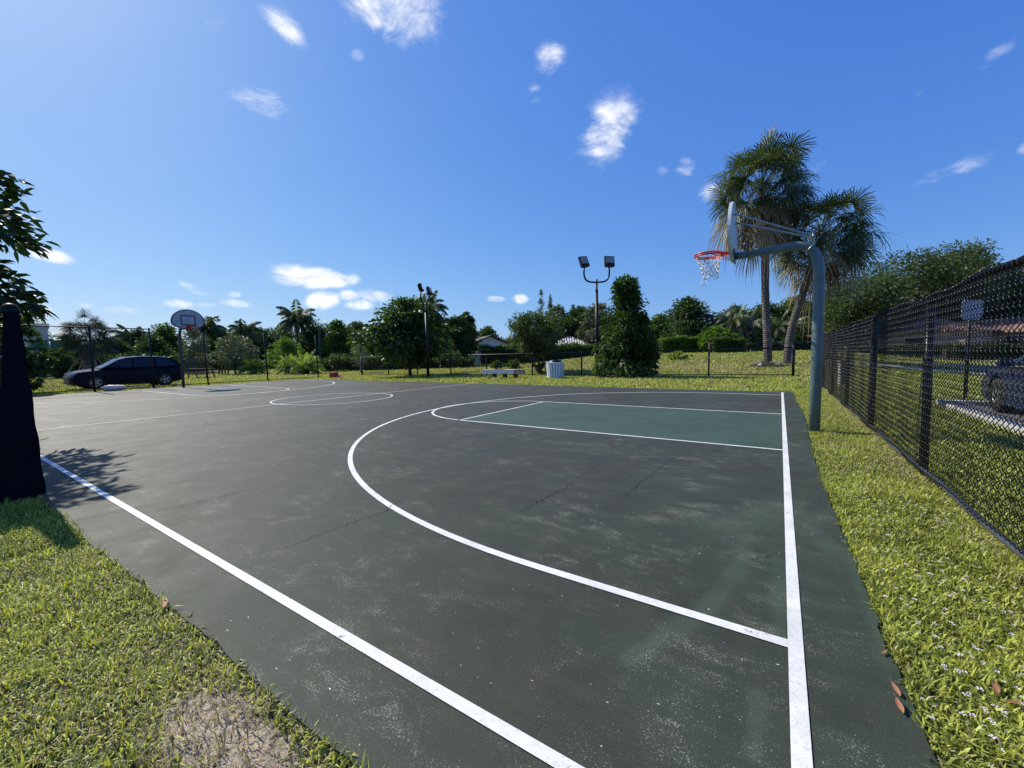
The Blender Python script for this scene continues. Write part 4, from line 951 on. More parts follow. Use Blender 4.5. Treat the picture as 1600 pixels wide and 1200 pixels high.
# centre white gable and tiled roof behind the hedge
cx, cy = at(750, 62); house('white gabled house peeking over the hedge behind the low fence', cx, cy, math.atan2(cy, cx) + .25, 12, 8, 2.3, 1.7, 'wall_white', 'roof_brown', hip=False, doors=[(1, 'w', 1.2, 1, 1.1)])
cx, cy = at(890, 60); house('house with a pale barrel tiled roof showing above the long hedge', cx, cy, math.radians(28), 5.5, 5, 2.2, 1.35, 'wall_white', 'tile_pale', doors=[(-1, 'w', 1.2, 1, 1.0), (1.2, 'w', 1.2, 1, 1.0)])
cx, cy = at(1264, 62); house('small house with an orange roof glimpsed behind the leaning fan palm', cx, cy, math.radians(10), 5, 5, 2.3, 1.4, 'wall_white', 'tile_salmon', doors=[(1, 'w', 1.2, 1, 1.0)])
cx, cy = at(1395, 46); house('ranch house with pink walls and white garage door behind the tall fence', cx, cy, math.radians(-33), 14, 8, 2.6, 1.5, 'wall_pink', 'tile_salmon', doors=[(-1.2, 'g', 3.0, 2.1, .0), (-5.2, 'w', 1.4, 1.1, 1.0), (3.4, 'w', 1.4, 1.1, 1.0)])
cx, cy = at(1545, 44); house('long low house with salmon tiled roof seen through the nearest fence bays', cx, cy, math.radians(-48), 15, 8, 2.5, 1.4, 'wall_pink', 'tile_salmon', doors=[(-4, 'w', 1.6, 1.2, .9), (0, 'g', 2.8, 2.1, .0), (4.4, 'w', 1.6, 1.2, .9)])
# beige building with green signs, far left
bx_, by_ = at(60, 44); hd_ = math.atan2(by_, bx_) - PI / 2; bl = thing('beige_building', 'beige flat roofed building with green awning panels beyond the parked cars', 'building', (bx_, by_, 0), hd_)
ht = hz(70, 509, 44); za, zb_ = hz(70, 548, 44), hz(70, 531, 44)
K = MB(); K.box((-4.6, 4.0, ht / 2), (11.2, 8.0, ht)); K.box((-4.6, 4.0, ht + .1), (11.5, 8.3, .3)); K.build('wall', 'wall_beige', bl)
K = MB(); K.prism([(0, 0), (.75, 0), (.10, 2.9), (0, 2.9)], (1.02, -.1, -.1), (1, 0, 0), (0, 0, 1), (0, 1.2, 0)); K.build('buttress', 'bark_pale', bl)
K = MB(); K.box((.25, -.08, (za + zb_) / 2), (1.15, .12, zb_ - za)); K.box((.25, -.16, za + .7 * (zb_ - za)), (1.0, .05, .2)); K.build('sign_panel', 'sign_green', bl)
K = MB(); K.box((1.55, -.3, (za + zb_) / 2), (.95, .7, (zb_ - za) * .95)); K.prism([(-.4, 0), (.4, 0), (0, .2)], (1.05, -.3, zb_ - .03), (0, 1, 0), (0, 0, 1), (.8, 0, 0)); K.build('awning', 'sign_green', bl)
for xx in (-4.5, -2.2):
    K = MB(); K.box((xx, -.02, 1.6), (1.3, .06, 1.3)); w_ = K.build('window', 'wall_white', bl); K = MB(); K.box((xx, -.06, 1.6), (1.1, .04, 1.1)); K.build('pane', 'window_dark', w_)
# vertical garden stakes, utility lines none

# ------------------------------------------------------------------ vegetation
def leaf_quads(P, D, Ln, Wd, r, droop=0.25, six=False):
    """P centres, D growth directions; kite leaves bent down at the tip"""
    n = len(P); D = unit(D + r.normal(0, .45, (n, 3)) + np.array([0, 0, -droop])); R_ = unit(r.normal(0, 1, (n, 3)))
    S = unit(np.cross(D, R_)); l = (Ln * r.uniform(.65, 1.3, n))[:, None]; w = (Wd * r.uniform(.7, 1.25, n))[:, None]; dn = np.array([0, 0, -1.]) * l
    t = r.uniform(0, 1, n)
    if six:
        V = np.empty((n, 6, 3)); V[:, 0] = P; V[:, 1] = P + D * l * .35 + S * w * .5; V[:, 2] = P + D * l * .72 + S * w * .36 + dn * .10
        V[:, 3] = P + D * l + dn * .28; V[:, 4] = P + D * l * .72 - S * w * .36 + dn * .10; V[:, 5] = P + D * l * .35 - S * w * .5
        b = np.arange(n) * 6; Q = np.concatenate([np.stack([b, b + 1, b + 2, b + 5], 1), np.stack([b + 5, b + 2, b + 3, b + 4], 1)])
        return V.reshape(-1, 3), Q, np.repeat(t, 6)
    V = np.empty((n, 4, 3)); V[:, 0] = P; V[:, 1] = P + D * l * .45 + S * w * .5; V[:, 2] = P + D * l + dn * .15; V[:, 3] = P + D * l * .45 - S * w * .5
    b = np.arange(n) * 4
    return V.reshape(-1, 3), np.stack([b, b + 1, b + 2, b + 3], 1), np.repeat(t, 4)
PROF = {
    'round': lambda t: (1 - (2 * t - 1) ** 2) ** .5,
    'dome': lambda t: (1 - t ** 2.2) ** .6 * (0.72 + .28 * np.minimum(1, t * 4)),
    'cone': lambda t: (1 - t) ** .72 * (.75 + .25 * np.minimum(1, t * 5)),
    'spire': lambda t: (1 - t) ** .95 * (.80 + .20 * np.sin(t * 55)),
    'umbrella': lambda t: (1 - np.abs(t - .62) ** 2 / .40 ) .clip(0, 1) ** .6,
    'column': lambda t: (1 - (2 * t - 1) ** 6) ** .5 * .95,
}
def tree(label, px, wpx, top, bot, depth, mat, ll=.30, n=6000, prof='round', bark='bark_dark', seed=0, name='leafy_tree', group=None, cat='tree', nc=None, dry=0.0, tr=None, shift=0, trunk_px=None, six=False, lw=.45, thick=1.0, lobes=.32, xyz=None, crs=1.0, limbs=14):
    r = np.random.default_rng(1000 + seed)
    if xyz is None:
        x, y = at(px if trunk_px is None else trunk_px, depth); z0 = float(gz(x, y)); zt = hz(px, top, depth); zb = hz(px, bot, depth); w = wpx * depth / F; cx, cy = at(px, depth)
    else:
        x, y, cx, cy, zb, zt, w = xyz; z0 = float(gz(x, y))
    zb = max(zb, z0 + .05)
    t = thing(name, label, cat, (x, y, z0), 0, group); ox, oy = cx - x, cy - y; h = zt - zb
    nc = nc or int(60 + 10 * w)
    # lumpy clusters
    tt = r.uniform(0.02, .97, nc * 2); a = r.uniform(0, 2 * PI, nc * 2); ph = r.uniform(0, 2 * PI, 6)
    lob = 1 + lobes * (.5 * np.sin(2 * a + ph[0] + 3 * tt) + .35 * np.sin(5 * a + ph[1] - 6 * tt) + .3 * np.sin(tt * 14 + ph[2] + 2 * a))
    R = PROF[prof](tt) * w / 2 * lob * (r.uniform(0, 1, nc * 2) ** .38)
    sel = r.uniform(0, 1, nc * 2) < .25 + .75 * PROF[prof](tt); tt, a, R = tt[sel], a[sel], R[sel]
    cr = (0.105 * min(w, h * 1.2) * crs) * r.uniform(.6, 1.45, len(tt))
    R = np.maximum(R - cr * .5, 0)
    CC = np.column_stack([ox + R * np.cos(a) * thick, oy + R * np.sin(a) * thick, (zb - z0) + cr * .3 + tt * (h - cr)])
    m = len(CC); per = np.maximum(3, (n * cr ** 2 / np.sum(cr ** 2)).astype(int)); idx = np.repeat(np.arange(m), per)
    off = unit(r.normal(0, 1, (len(idx), 3))) * (r.uniform(0, 1, len(idx)) ** .45)[:, None] * cr[idx][:, None]; off[:, 2] *= .72
    P = CC[idx] + off; axis_ = np.array([ox, oy, (zb - z0) + h * .4]); D = unit(off + 0.5 * (P - axis_) / max(w, 1) + np.array([0, 0, .15]) * cr[idx][:, None])
    V, Q, T = leaf_quads(P, D, ll, ll * lw, r, six=six)
    T = np.clip(T * .6 + .4 * np.repeat(r.uniform(0, 1, m)[idx], 6 if six else 4), 0, 1)
    fastmesh('crown', V, Q, mat, t, T)
    K = MB(); trr = tr or max(.07, .022 * w); top_ = Vector((ox * .8, oy * .8, (zb - z0) + h * .62)); 
    mid = Vector((ox * .25 + r.normal(0, .05 * w * .2), oy * .25 + r.normal(0, .05 * w * .2), (zb - z0) * .6 + h * .1))
    K.tube([(0, 0, -.25), (0, 0, .1), mid, (mid + top_) / 2 + Vector((r.normal(0, .03 * w), r.normal(0, .03 * w), 0)), top_], [trr * 1.35, trr * 1.1, trr * .9, trr * .55, trr * .18], 9)
    for i in r.permutation(m)[:limbs]:
        c = Vector(CC[i].tolist()); f = float(r.uniform(.15, .75)); s = mid.lerp(top_, f * .8); s.z = min(s.z, c.z - .02 * h)
        mdl = s.lerp(c, .5) + Vector((0, 0, -.04 * h)); K.tube([s, mdl, c], [trr * .42, trr * .26, trr * .08], 5)
    K.build('trunk', bark, t)
    return t
def strip_leaflets(base, tips, w, r):
    pass

def fan_palm(label, px, depth, top, base_lean, crown_z, reach, nf, nd, seed, zt=None, trunk_r=.25, squash=1.0, xy=None, name='fan_palm', group=None, skirt=1.0, boots=True, seg=26, top_px=None, mat='palm_green'):
    r = np.random.default_rng(2000 + seed); x, y = xy or at(px, depth); z0 = float(gz(x, y)); t = thing(name, label, 'palm tree', (x, y, z0), 0, group)
    cx, cy = (at(top_px, depth) if top_px else (x, y)); ox, oy = cx - x, cy - y; cz = crown_z - z0
    K = MB(); pts = []; rad = []; k = 26
    for i in range(k + 1):
        f = i / k; e = f ** 1.5; pts.append((ox * e + .04 * math.sin(f * 9 + seed), oy * e + .03 * math.sin(f * 7), -.2 + (cz - .2) * f)); rad.append(trunk_r * (1.16 - .6 * min(f, .25) if f < .25 else 1.0 + .05 * math.sin(i * 1.9)) )
    K.tube(pts, rad, 14); K.build('trunk', 'palm_bark', t)
    top_ = np.array([ox, oy, cz])
    def frond(d, pet, fr, droop, V, Q, T, tint):
        hub = top_ + d * pet + np.array([0, 0, -droop * .28 * pet]); d2 = unit(d + np.array([0, 0, -droop * .55])); s = np.cross(d2, [0, 0, 1.]); 
        s = s / max(np.linalg.norm(s), 1e-3) if np.linalg.norm(s) > .05 else np.array([1., 0, 0]); nrm = np.cross(s, d2); roll = r.normal(0, .6); s, nrm = s * math.cos(roll) + nrm * math.sin(roll), nrm * math.cos(roll) - s * math.sin(roll)
        # petiole
        b = len(V); q0 = top_ + d * .1; wv = s * .022
        V += [q0 - wv, q0 + wv, hub + wv * .6, hub - wv * .6]; Q.append((b, b + 1, b + 2, b + 3)); T += [tint] * 4
        for j in range(seg):
            ph = (-1 + 2 * (j + .5) / seg) * 2.05; ln = fr * (.70 + .30 * math.cos(ph * .8)) * r.uniform(.82, 1.12); dr = unit(d2 * math.cos(ph) + s * math.sin(ph) + nrm * (.10 * abs(math.sin(ph)) + r.normal(0, .05)))
            sd_ = np.cross(dr, nrm); sd_ = sd_ / max(np.linalg.norm(sd_), 1e-3); w = fr * .046
            g = droop * fr * r.uniform(.5, 1.5); h0 = hub + d2 * .02; p1 = hub + dr * ln * .55 + np.array([0, 0, -.10 * g]); p2 = hub + dr * ln * .85 + np.array([0, 0, -.36 * g]); p3 = hub + dr * ln * .95 + np.array([0, 0, -.70 * g])
            b = len(V); V += [h0 - sd_ * .01, h0 + sd_ * .01, p1 + sd_ * w * .55, p1 - sd_ * w * .55, p2 + sd_ * w * .35, p2 - sd_ * w * .35, p3 + sd_ * w * .06, p3 - sd_ * w * .06]
            Q += [(b, b + 1, b + 2, b + 3), (b + 3, b + 2, b + 4, b + 5), (b + 5, b + 4, b + 6, b + 7)]; tv = float(np.clip(tint + r.normal(0, .05), 0, 1)); T += [tv] * 8
    V, Q, T = [], [], []
    for i in range(nf):
        u = (i + .5) / nf; el_ = math.asin(np.clip(1 - 1.62 * u, -1, 1)) + r.normal(0, .10); a = i * 2.39996 + r.normal(0, .2)
        d = np.array([math.cos(el_) * math.cos(a), math.cos(el_) * math.sin(a), math.sin(el_) * squash]); L_ = r.uniform(.85, 1.1)
        q_ = r.uniform(.36, .74); frond(d, reach * q_ * L_, reach * .37 * L_, r.uniform(.15, .85) * (1.15 - .4 * math.sin(el_)), V, Q, T, r.uniform(.05, .85))
    fastmesh('fronds', np.array(V), np.array(Q), mat, t, np.array(T))
    if nd:
        V, Q, T = [], [], []
        for i in range(nd):
            a = i * 2.39996 + r.normal(0, .3); el_ = r.uniform(-1.35, -.45); d = np.array([math.cos(el_) * math.cos(a), math.cos(el_) * math.sin(a), math.sin(el_) * (1 + .5 * skirt)])
            frond(d, reach * r.uniform(.35, .62), reach * r.uniform(.36, .50), r.uniform(.5, 1.3), V, Q, T, r.uniform(0, 1))
        fastmesh('dead_fronds', np.array(V), np.array(Q), 'palm_dead', t, np.array(T))
    return t
def feather_fronds(top_, nf, length, r, V, Q, T, nl=34, lw=.05, el0=1.3, el1=-.5, lf=.26, arch=1.0):
    for i in range(nf):
        u = (i + .5) / nf; el_ = el0 + (el1 - el0) * u + r.normal(0, .12); a = i * 2.39996 + r.normal(0, .25); L_ = length * r.uniform(.85, 1.1)
        p = np.array(top_, float); d = np.array([math.cos(el_) * math.cos(a), math.cos(el_) * math.sin(a), math.sin(el_)]); tint = r.uniform(0.1, .9); prev = p.copy(); side = np.array([-math.sin(a), math.cos(a), 0.])
        for k in range(nl):
            f = k / nl; d = unit(d + np.array([0, 0, -.055 * arch * (0.6 + 1.2 * f)])); q = prev + d * L_ / nl
            b = len(V); w = .016 * (1 - f) + .004; V += [prev - side * w, prev + side * w, q + side * w, q - side * w]; Q.append((b, b + 1, b + 2, b + 3)); T += [tint] * 4
            ll = L_ * lf * (math.sin(PI * min(1, f * .92 + .12)) ** .6) * r.uniform(.85, 1.1)
            for s in (-1, 1):
                dl = unit(side * s * .75 + d * .75 + np.array([0, 0, -.45 - .5 * r.uniform()])); m_ = q + dl * ll * .5; e = q + dl * ll + np.array([0, 0, -ll * .28 * r.uniform(.4, 1.4)]); w2 = d * lw * .9
                b = len(V); V += [q, m_ + w2, e, m_ - w2]; Q.append((b, b + 1, b + 2, b + 3)); T += [float(np.clip(tint + r.normal(0, .1), 0, 1))] * 4
            prev = q
def feather_palm(label, px, depth, crown_px, crown_y, reach, nf, seed, name='coconut_palm', mat='palm_green', tr=.14, group=None, nl=30, cat='palm tree', lw=.06):
    r = np.random.default_rng(3000 + seed); x, y = at(px, depth); z0 = float(gz(x, y)); cx, cy = at(crown_px, depth); cz = hz(crown_px, crown_y, depth) - z0
    t = thing(name, label, cat, (x, y, z0), 0, group); ox, oy = cx - x, cy - y; K = MB()
    if cz > .8: K.tube([(ox * (i / 12) ** 1.5, oy * (i / 12) ** 1.5, -.2 + (cz + .2) * i / 12) for i in range(13)], [tr * (1.3 - .4 * i / 12) for i in range(13)], 10)
    else: K.lathe([(tr * 2.2, -.1), (tr * 2.4, .15), (tr * 1.6, .4), (.01, .48)], (0, 0, 0), 14)
    K.build('trunk', 'palm_bark', t)
    V, Q, T = [], [], []; feather_fronds((ox, oy, max(cz, .35)), nf, reach, r, V, Q, T, nl, lw); fastmesh('fronds', np.array(V), np.array(Q), mat, t, np.array(T)); return t
def cycad(label, px, depth, wpx, seed, base_px_shift=0):
    r = np.random.default_rng(4000 + seed); x, y = at(px, depth); z0 = float(gz(x, y)); t = thing('cycad', label, 'plant', (x, y, z0), 0, 'cycads in the far field'); w = wpx * depth / F / 2
    K = MB(); K.lathe([(.26, -.1), (.30, .15), (.22, .42), (.01, .5)], (0, 0, 0), 12); K.build('stem', 'bark_dark', t)
    V, Q, T = [], [], []; feather_fronds((0, 0, .45), 46, w * 1.4, r, V, Q, T, 20, .05, 1.35, .1, .24, 1.1); fastmesh('fronds', np.array(V), np.array(Q), 'cycad_green', t, np.array(T)); return t
def hedge(label, px0, px1, top, depth, mat, n, seed, ll=.22, thick=1.4, name='hedge', ragged=.12, cat='hedge', depth1=None, bot=None):
    r = np.random.default_rng(5000 + seed); a = np.array(at(px0, depth)); b = np.array(at(px1, depth1 or depth)); mid = (a + b) / 2; ln = np.linalg.norm(b - a); d = (b - a) / ln; nn = np.array([-d[1], d[0]])
    z0 = float(gz(mid[0], mid[1])); zt = hz((px0 + px1) / 2, top, depth) - z0; t = thing(name, label, cat, (mid[0], mid[1], z0), math.atan2(d[1], d[0]))
    u = r.uniform(-.5, .5, n) * ln; side = r.uniform(0, 1, n); v = np.where(side < .62, -.5 + r.uniform(0, .16, n), r.uniform(-.5, .5, n)) * thick; zz = np.where(side < .62, r.uniform(0, 1, n), r.uniform(.86, 1.0, n)) * zt
    bumpy = 1 + ragged * (np.sin(u * 1.7 + seed) * .5 + np.sin(u * 4.1 + 2) * .3 + r.normal(0, .35, n)); P = np.column_stack([u, v * bumpy, zz * bumpy])
    D = np.column_stack([np.zeros(n), np.where(side < .62, -1., 0), np.where(side < .62, .3, 1.)]) + r.normal(0, .5, (n, 3))
    V, Q, T = leaf_quads(P, D, ll, ll * .5, r); fastmesh('foliage', V, Q, mat, t, T)
    K = MB(); m_ = max(3, int(ln / 1.2))
    for i in range(m_): xx = -ln / 2 + (i + .5) * ln / m_; K.tube([(xx, 0, -.1), (xx + r.normal(0, .1), .05, zt * .5), (xx + r.normal(0, .2), 0, zt * .85)], [.05, .04, .015], 5)
    # woody core of dense twigs keeps the far side from showing through
    K.box((0, .15 * thick, zt * .42), (ln * .96, thick * .35, zt * .80)); K.build('branches', 'bark_dark', t); return t

# two large fan palms by the corner of the low fence
fan_palm('tallest fan palm with a straight trunk standing in a low mound of stones', 1198, 25.5, 205, 0, 11.3, 3.35, 112, 20, 1, top_px=1184, squash=1.12, seg=24, trunk_r=.215)
fan_palm('leaning fan palm whose pale based trunk bends away from the tallest palm', 1228, 26.0, 280, 0, 8.55, 3.25, 104, 14, 2, top_px=1277, trunk_r=.21, seg=24)
gx, gy = at(1197, 25.3); mo = thing('stone_mound', 'heap of pale broken stones around the foot of the tallest palm', 'stones', (gx, gy, float(gz(gx, gy)))); rs = random.Random(4)
for i in range(26):
    a = rs.uniform(0, 2 * PI); q = rs.uniform(.25, .85); s = rs.uniform(.09, .17); K = MB()
    K.box((q * math.cos(a), q * math.sin(a), max(.03, .28 - q * .26)), (s * 2, s * 1.4, s), Matrix.Rotation(rs.uniform(0, 3), 3, 'Z') @ Matrix.Rotation(rs.uniform(-.4, .4), 3, 'X'), .6); K.build('stone', 'stone', mo)
K = MB(); K.lathe([(1.0, -.05), (.7, .1), (.35, .2), (.01, .25)], (0, 0, 0), 20); K.build('earth', 'turf_soil', mo)

# near left tree whose crown shades the sideline
tree('near tree with long drooping glossy leaves behind the screened post', 0, 0, 0, 0, 7, 'leaf_near', .20, 26000, 'column', 'bark_dark', 1, 'broadleaf_tree', xyz=(-11.3, -1.0, -11.2, -.62, 1.25, 5.0, 4.1), nc=110, six=True, lw=.40, crs=.95, limbs=40, tr=.12, lobes=.5)
tree('low leafy shrub beneath the near drooping tree', 36, 62, 492, 612, 19.0, 'leaf_dark', .20, 5200, 'round', 'bark_dark', 2, 'shrub', cat='shrub', nc=60, limbs=10)

T_ = tree
# mid distance individuals near the low fence
T_('broad dark tree with glossy leaves standing at the low fence beside a light pole', 640, 112, 458, 566, 29.5, 'leaf_big', .34, 9000, 'dome', 'bark_dark', 3, trunk_px=641, nc=76, lw=.5, lobes=.7, six=True, crs=1.25)
T_('tall cone shaped tree with long leaves beside the twin headed light pole', 978, 100, 428, 590, 23.3, 'leaf_big', .27, 10500, 'cone', 'bark_dark', 4, trunk_px=972, nc=96, lw=.36, six=True, lobes=.5, crs=1.3)
T_('low side bush leaning out of the cone shaped tree', 1004, 54, 488, 588, 23.0, 'leaf_big', .25, 3800, 'dome', 'bark_dark', 5, nc=46, name='shrub', cat='shrub')
T_('small yellowish bush at the foot of the cone shaped tree', 938, 26, 556, 590, 23.6, 'leaf_bright', .16, 700, 'round', 'bark_dark', 6, name='shrub', cat='shrub', nc=16)
T_('round brownish tree with a staked trunk just beyond the waste bin', 838, 88, 484, 558, 28, 'leaf_olive', .19, 11000, 'umbrella', 'bark', 7, trunk_px=843, nc=120, lw=.4)
x, y = at(843, 27.8); K = MB()
K.tube([(0.5, 0, -.1), (.15, .02, 2.3)], .035, 6); K.tube([(-.9, .3, -.1), (-.1, 0, 1.2)], .03, 6); o = K.build('tree_stake', 'wood_pale'); o.location = (x, y, float(gz(x, y))); tag(o, 'pale wooden stakes propping the round brownish tree', 'stake')
T_('low leafy suckers around the staked trunk beyond the waste bin', 842, 22, 548, 583, 27.6, 'leaf_dark', .16, 700, 'column', 'bark_dark', 8, name='shrub', cat='shrub', nc=18)
for (px, w, t_, b_, d, mt_, lb, sd_) in [(805, 30, 562, 573, 32, 'leaf_mid', 'tufted weed clump beyond the slab bench', 9), (1060, 36, 548, 573, 33, 'cycad_green', 'spiky bush with a brown base in the field beyond the cone shaped tree', 10), (1290, 30, 552, 578, 27, 'leaf_bright', 'bright low bush between the leaning palm and the tall fence', 11), (776, 16, 565, 573, 32, 'leaf_mid', 'small weed clump in the field left of the bench shadow', 12)]:
    T_(lb, px, w, t_, b_, d, mt_, .22, 700, 'dome', 'bark_dark', sd_, name='shrub', cat='shrub', nc=16)

# cycads and small trees in the far left field
cycad('single cycad with a dark round stem in the far field', 397, 40, 36, 1)
cycad('bushy cycad nearest the leaning end of the three metre fence', 478, 37, 46, 2)
cycad('bushy cycad just behind the pair of tall fence posts', 455, 38, 40, 3)
T_('small grey green tree casting a shadow before the single cycad', 368, 62, 520, 578, 40, 'leaf_grey', .20, 5000, 'round', 'bark_dark', 13, nc=80, trunk_px=368)
T_('feathery grey tree right behind the far backboard', 305, 56, 508, 584, 46, 'leaf_grey', .20, 6000, 'dome', 'bark_dark', 14, nc=90)
T_('rounded fresh green tree above the bushy cycads', 447, 56, 525, 574, 48, 'leaf_bright', .22, 6000, 'dome', 'bark_dark', 15, nc=80)
T_('bare looking pale twiggy tree between the low fence end and the dark wood', 564, 30, 512, 572, 36, 'leaf_grey', .12, 900, 'cone', 'bark_pale', 16, nc=60, limbs=44, name='sparse_tree')

# fan palm with props, coconut palms
fan_palm('staked fan palm with a clustered trunk behind the parked cars', 141, 36, 497, 0, hz(140, 524, 36), 2.35, 120, 0, 5, trunk_r=.5, seg=18, mat='palm_dark')
x, y = at(141, 36)
for j, (a, sx) in enumerate(((0.2, 1), (2.2, 1), (3.4, 1), (5.2, 1))):
    K = MB(); K.tube([(2.1 * math.cos(a), 2.1 * math.sin(a), -.1), (.35 * math.cos(a), .35 * math.sin(a), 2.5)], .05, 6); o = K.build('palm_prop', 'wood_pale'); o.location = (x, y, 0); tag(o, 'slanting timber prop bracing the staked fan palm', 'prop', 'props of the staked fan palm')
feather_palm('tall coconut palm rising over the rounded fresh green tree', 466, 58, 468, 499, 3.2, 44, 1, lw=.10)
feather_palm('coconut palm looking out behind the broad dark tree and light pole', 668, 48, 672, 482, 2.7, 34, 2, lw=.09)
feather_palm('coconut palm with a fringe top behind the far backboard edge', 326, 58, 325, 514, 3.0, 38, 3, lw=.10)
feather_palm('palm with a bent top frond above the small grey green tree', 385, 60, 387, 519, 2.8, 32, 4, lw=.09)
feather_palm('palm fronds showing over the roof of the navy suv', 212, 56, 212, 530, 2.8, 32, 5, lw=.09)
fan_palm('little round fan palm head beside the tall coconut palm', 502, 56, 498, 0, hz(502, 506, 56), 1.15, 26, 0, 6, trunk_r=.16, seg=14)
for k_, (px, yy, dd_, rc_, lb) in enumerate([(1125, 505, 50, 2.8, 'feather palm at the edge of the round dark tree past the cone shaped tree'), (1148, 503, 46, 2.6, 'middle feather palm of the row before the tallest fan palm'), (1170, 506, 48, 2.5, 'feather palm whose fronds brush the tallest palm trunk'), (1215, 512, 46, 2.3, 'feather palm framed between the two fan palm trunks'), (1238, 508, 50, 2.3, 'feather palm just behind the leaning fan palm trunk')]):
    feather_palm(lb, px, dd_, px, yy, rc_, 22, 10 + k_, name='feather_palm', group='row of feather palms')
# norfolk pines
for px, top, w, lb, sd_ in ((847, 450, 36, 'tallest norfolk pine spire over the round brownish tree', 1), (861, 457, 32, 'slightly shorter pine spire right beside the tallest one', 2), (896, 474, 32, 'shortest lone pine spire near the twin headed light pole', 3)):
    T_(lb, px, w, top, 535, 66, 'leaf_dark', .20, 3200, 'spire', 'bark_dark', 20 + sd_, name='pine_tree', nc=170, crs=.62, lobes=.2, limbs=6)

# backdrop trees: centre, width, top, bottom, depth, material, profile, label
BT = [
 (20, 90, 470, 590, 46, 'leaf_dark', 'dome', 'dark tree beside the beige building at the photo edge'),
 (122, 56, 536, 584, 44, 'leaf_dark', 'dome', 'dark rounded bush behind the staked palm and bonnet of the suv'),
 (92, 36, 552, 586, 38, 'leaf_olive', 'round', 'olive bush against the pale buttress of the beige building'),
 (182, 44, 532, 580, 52, 'leaf_dark', 'dome', 'dark tree behind the suv windshield'),
 (222, 56, 522, 578, 60, 'leaf_mid', 'round', 'dark tree crown above the suv roof'),
 (262, 56, 508, 580, 58, 'leaf_mid', 'dome', 'green tree between the far backboard and the tall fence post'),
 (240, 60, 528, 584, 50, 'leaf_dark', 'dome', 'dense low tree behind the rear of the navy suv'),
 (342, 50, 512, 578, 62, 'leaf_dark', 'dome', 'dark tree behind the coconut palm with the fringe top'),
 (375, 70, 520, 578, 66, 'leaf_olive', 'round', 'wide tree in the distance behind the small grey green tree'),
 (415, 60, 517, 575, 68, 'leaf_dark', 'round', 'distant dark tree between two tall fence posts'),
 (450, 60, 514, 575, 72, 'leaf_mid', 'round', 'distant tree at the foot of the tall coconut palm'),
 (495, 62, 510, 573, 60, 'leaf_dark', 'dome', 'dark tree just right of the tall coconut palm'),
 (530, 54, 505, 573, 58, 'leaf_mid', 'dome', 'leafy tree behind the last tall fence post'),
 (560, 60, 508, 572, 62, 'leaf_grey', 'round', 'dark tree behind the pale twiggy tree'),
 (592, 50, 512, 572, 52, 'leaf_mid', 'dome', 'green tree at the outer side of the broad dark tree'),
 (688, 60, 495, 570, 50, 'leaf_brown', 'dome', 'brownish tree filling the gap beside the light pole'),
 (716, 52, 498, 566, 46, 'leaf_dark', 'round', 'very dark round tree before the white gabled house'),
 (732, 24, 495, 560, 52, 'leaf_dark', 'column', 'slim dark tree top rising at the edge of the white gabled house'),
 (764, 44, 514, 556, 72, 'leaf_dark', 'dome', 'dark clipped dome tree above the roof of the white gabled house'),
 (800, 44, 534, 558, 78, 'leaf_mid', 'round', 'low distant tree in the dip of the tree line'),
 (872, 56, 482, 552, 64, 'leaf_grey', 'dome', 'airy olive tree below the pine spires'),
 (906, 62, 484, 552, 62, 'leaf_dark', 'round', 'dark airy tree over the pale barrel tiled roof'),
 (938, 52, 478, 552, 58, 'leaf_grey', 'round', 'grey tree showing behind the upper light pole'),
 (1075, 92, 470, 548, 52, 'leaf_dark', 'dome', 'big round dark tree between the cone shaped tree and the palms'),
 (1030, 60, 496, 552, 56, 'leaf_mid', 'dome', 'tree filling the gap behind the cone shaped tree'),
 (1118, 46, 515, 548, 44, 'leaf_bright', 'dome', 'bright bush at the foot of the feather palm row'),
 (1150, 80, 482, 546, 64, 'leaf_mid', 'dome', 'dark tree wall behind the feather palm row'),
 (1195, 70, 478, 545, 62, 'leaf_dark', 'round', 'dark tree directly behind the tallest palm trunk'),
 (1240, 64, 468, 545, 60, 'leaf_mid', 'round', 'leafy tree between leaning palm and hoop pole'),
 (1282, 54, 462, 545, 56, 'leaf_dark', 'dome', 'dark tree immediately behind the teal hoop pole'),
 (1255, 60, 520, 560, 52, 'leaf_mid', 'dome', 'low green bush beside the small orange roofed house'),
]
for i, (px, w, t_, b_, d, mt_, pf_, lb) in enumerate(BT):
    T_(lb, px, w * 1.08, t_ - 7, b_, d, mt_, .42 if d > 50 else .34, int(3600 + 80 * w), pf_, 'bark_dark', 40 + i, group=None, nc=int(38 + .7 * w), limbs=5, lobes=.5, crs=1.15)
# feathery oaks behind the tall fence
OK_ = [(1345, 120, 434, 540, 46, 'leaf_olive', 'umbrella', 'feathery oak beside the hoop pole with pale branch tips'), (1425, 150, 392, 540, 48, 'leaf_olive', 'umbrella', 'largest feathery oak spreading over the tall fence'), (1488, 80, 394, 520, 50, 'leaf_grey', 'umbrella', 'greyish oak crown leaning at the fence top'),
       (1385, 150, 462, 548, 56, 'leaf_dark', 'dome', 'dark tree understory beneath the feathery oaks'), (1500, 120, 460, 545, 54, 'leaf_dark', 'dome', 'dark tree behind the square sign'), (1560, 130, 415, 540, 50, 'leaf_dark', 'dome', 'dark tree mass seen through the nearest fence bay'), (1660, 160, 400, 540, 46, 'leaf_mid', 'dome', 'broad tree at the photo edge beyond the fence'), (1460, 80, 480, 545, 60, 'leaf_dark', 'dome', 'dark tree above the salmon tiled roof')]
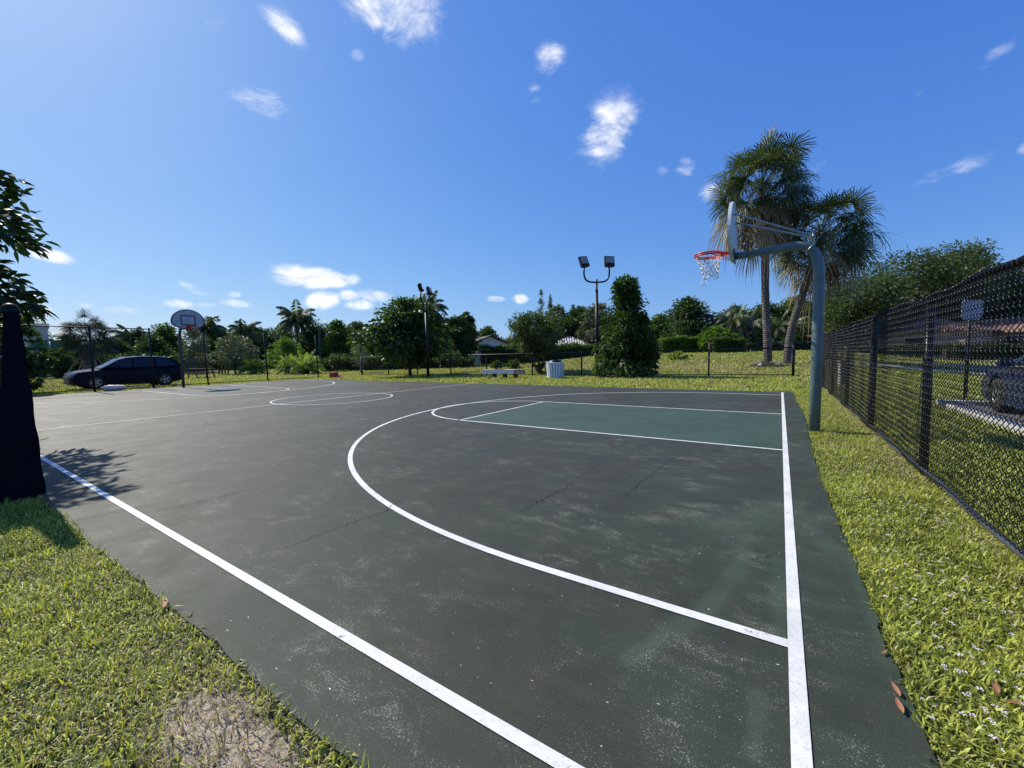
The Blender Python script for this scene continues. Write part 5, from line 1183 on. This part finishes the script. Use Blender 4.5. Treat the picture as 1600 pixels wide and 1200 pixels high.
for i, (px, w, t_, b_, d, mt_, pf_, lb) in enumerate(OK_):
    T_(lb, px, w * 1.08, t_ - 5, b_, d, mt_, .38, int(11000 + 90 * w), pf_, 'bark', 90 + i, nc=int(120 + w), limbs=24, crs=.95, name='oak_tree' if 'oak' in lb.split(' beneath')[0] and i < 3 else 'leafy_tree', lw=.38)
# hedges and low growth
hedge('long clipped hedge under the pine spires', 748, 935, 540, 50, 'leaf_mid', 9000, 1, .26)
hedge('clipped hedge below the big round dark tree', 1030, 1100, 528, 46, 'leaf_bright', 4200, 2, .24)
hedge('dark rounded hedge in front of the feather palm row', 1108, 1158, 530, 42, 'leaf_mid', 3600, 3, .22)
hedge('low grey leaved hedge running behind the two fan palm trunks', 1158, 1262, 536, 45, 'leaf_grey', 4600, 4, .22)
hedge('scrubby undergrowth along the field edge behind the broad dark tree', 505, 742, 560, 42, 'leaf_olive', 8500, 5, .26, 1.8, 'undergrowth', .5, 'undergrowth', bot=570)
hedge('low scrub under the distant trees behind the far hoop', 290, 505, 566, 60, 'leaf_dark', 6000, 6, .35, 2.0, 'undergrowth', .4, 'undergrowth')
hedge('dark shrubs along the parking edge behind the navy suv', 60, 300, 562, 46, 'leaf_dark', 7000, 7, .3, 1.8, 'undergrowth', .4, 'undergrowth')
hedge('row of garden shrubs before the pink walled ranch house', 1330, 1470, 543, 38, 'leaf_mid', 5200, 8, .22, 1.2)
hedge('row of garden shrubs before the long salmon roofed house', 1475, 1640, 540, 34, 'leaf_dark', 5600, 9, .22, 1.2)
# far wood closing the horizon
def far_wood():
    r = np.random.default_rng(77); n = 46000; px = r.uniform(-300, 1900, n); dep = r.uniform(84, 100, n)
    P = np.array([at(a, b) for a, b in zip(px, dep)]); hh = 5.2 + 1.6 * np.sin(px * .021) + 1.0 * np.sin(px * .053 + 1) + .6 * np.sin(px * .13); z = r.uniform(0, 1, n) ** .8 * hh
    P = np.column_stack([P, z]); V, Q, T = leaf_quads(P, np.tile([0., -.5, .4], (n, 1)), .75, .5, r)
    return fastmesh('far_wood', V, Q, 'leaf_dark', None, T)
tag(far_wood(), 'continuous dark wood along the horizon', 'wood', kind='stuff')
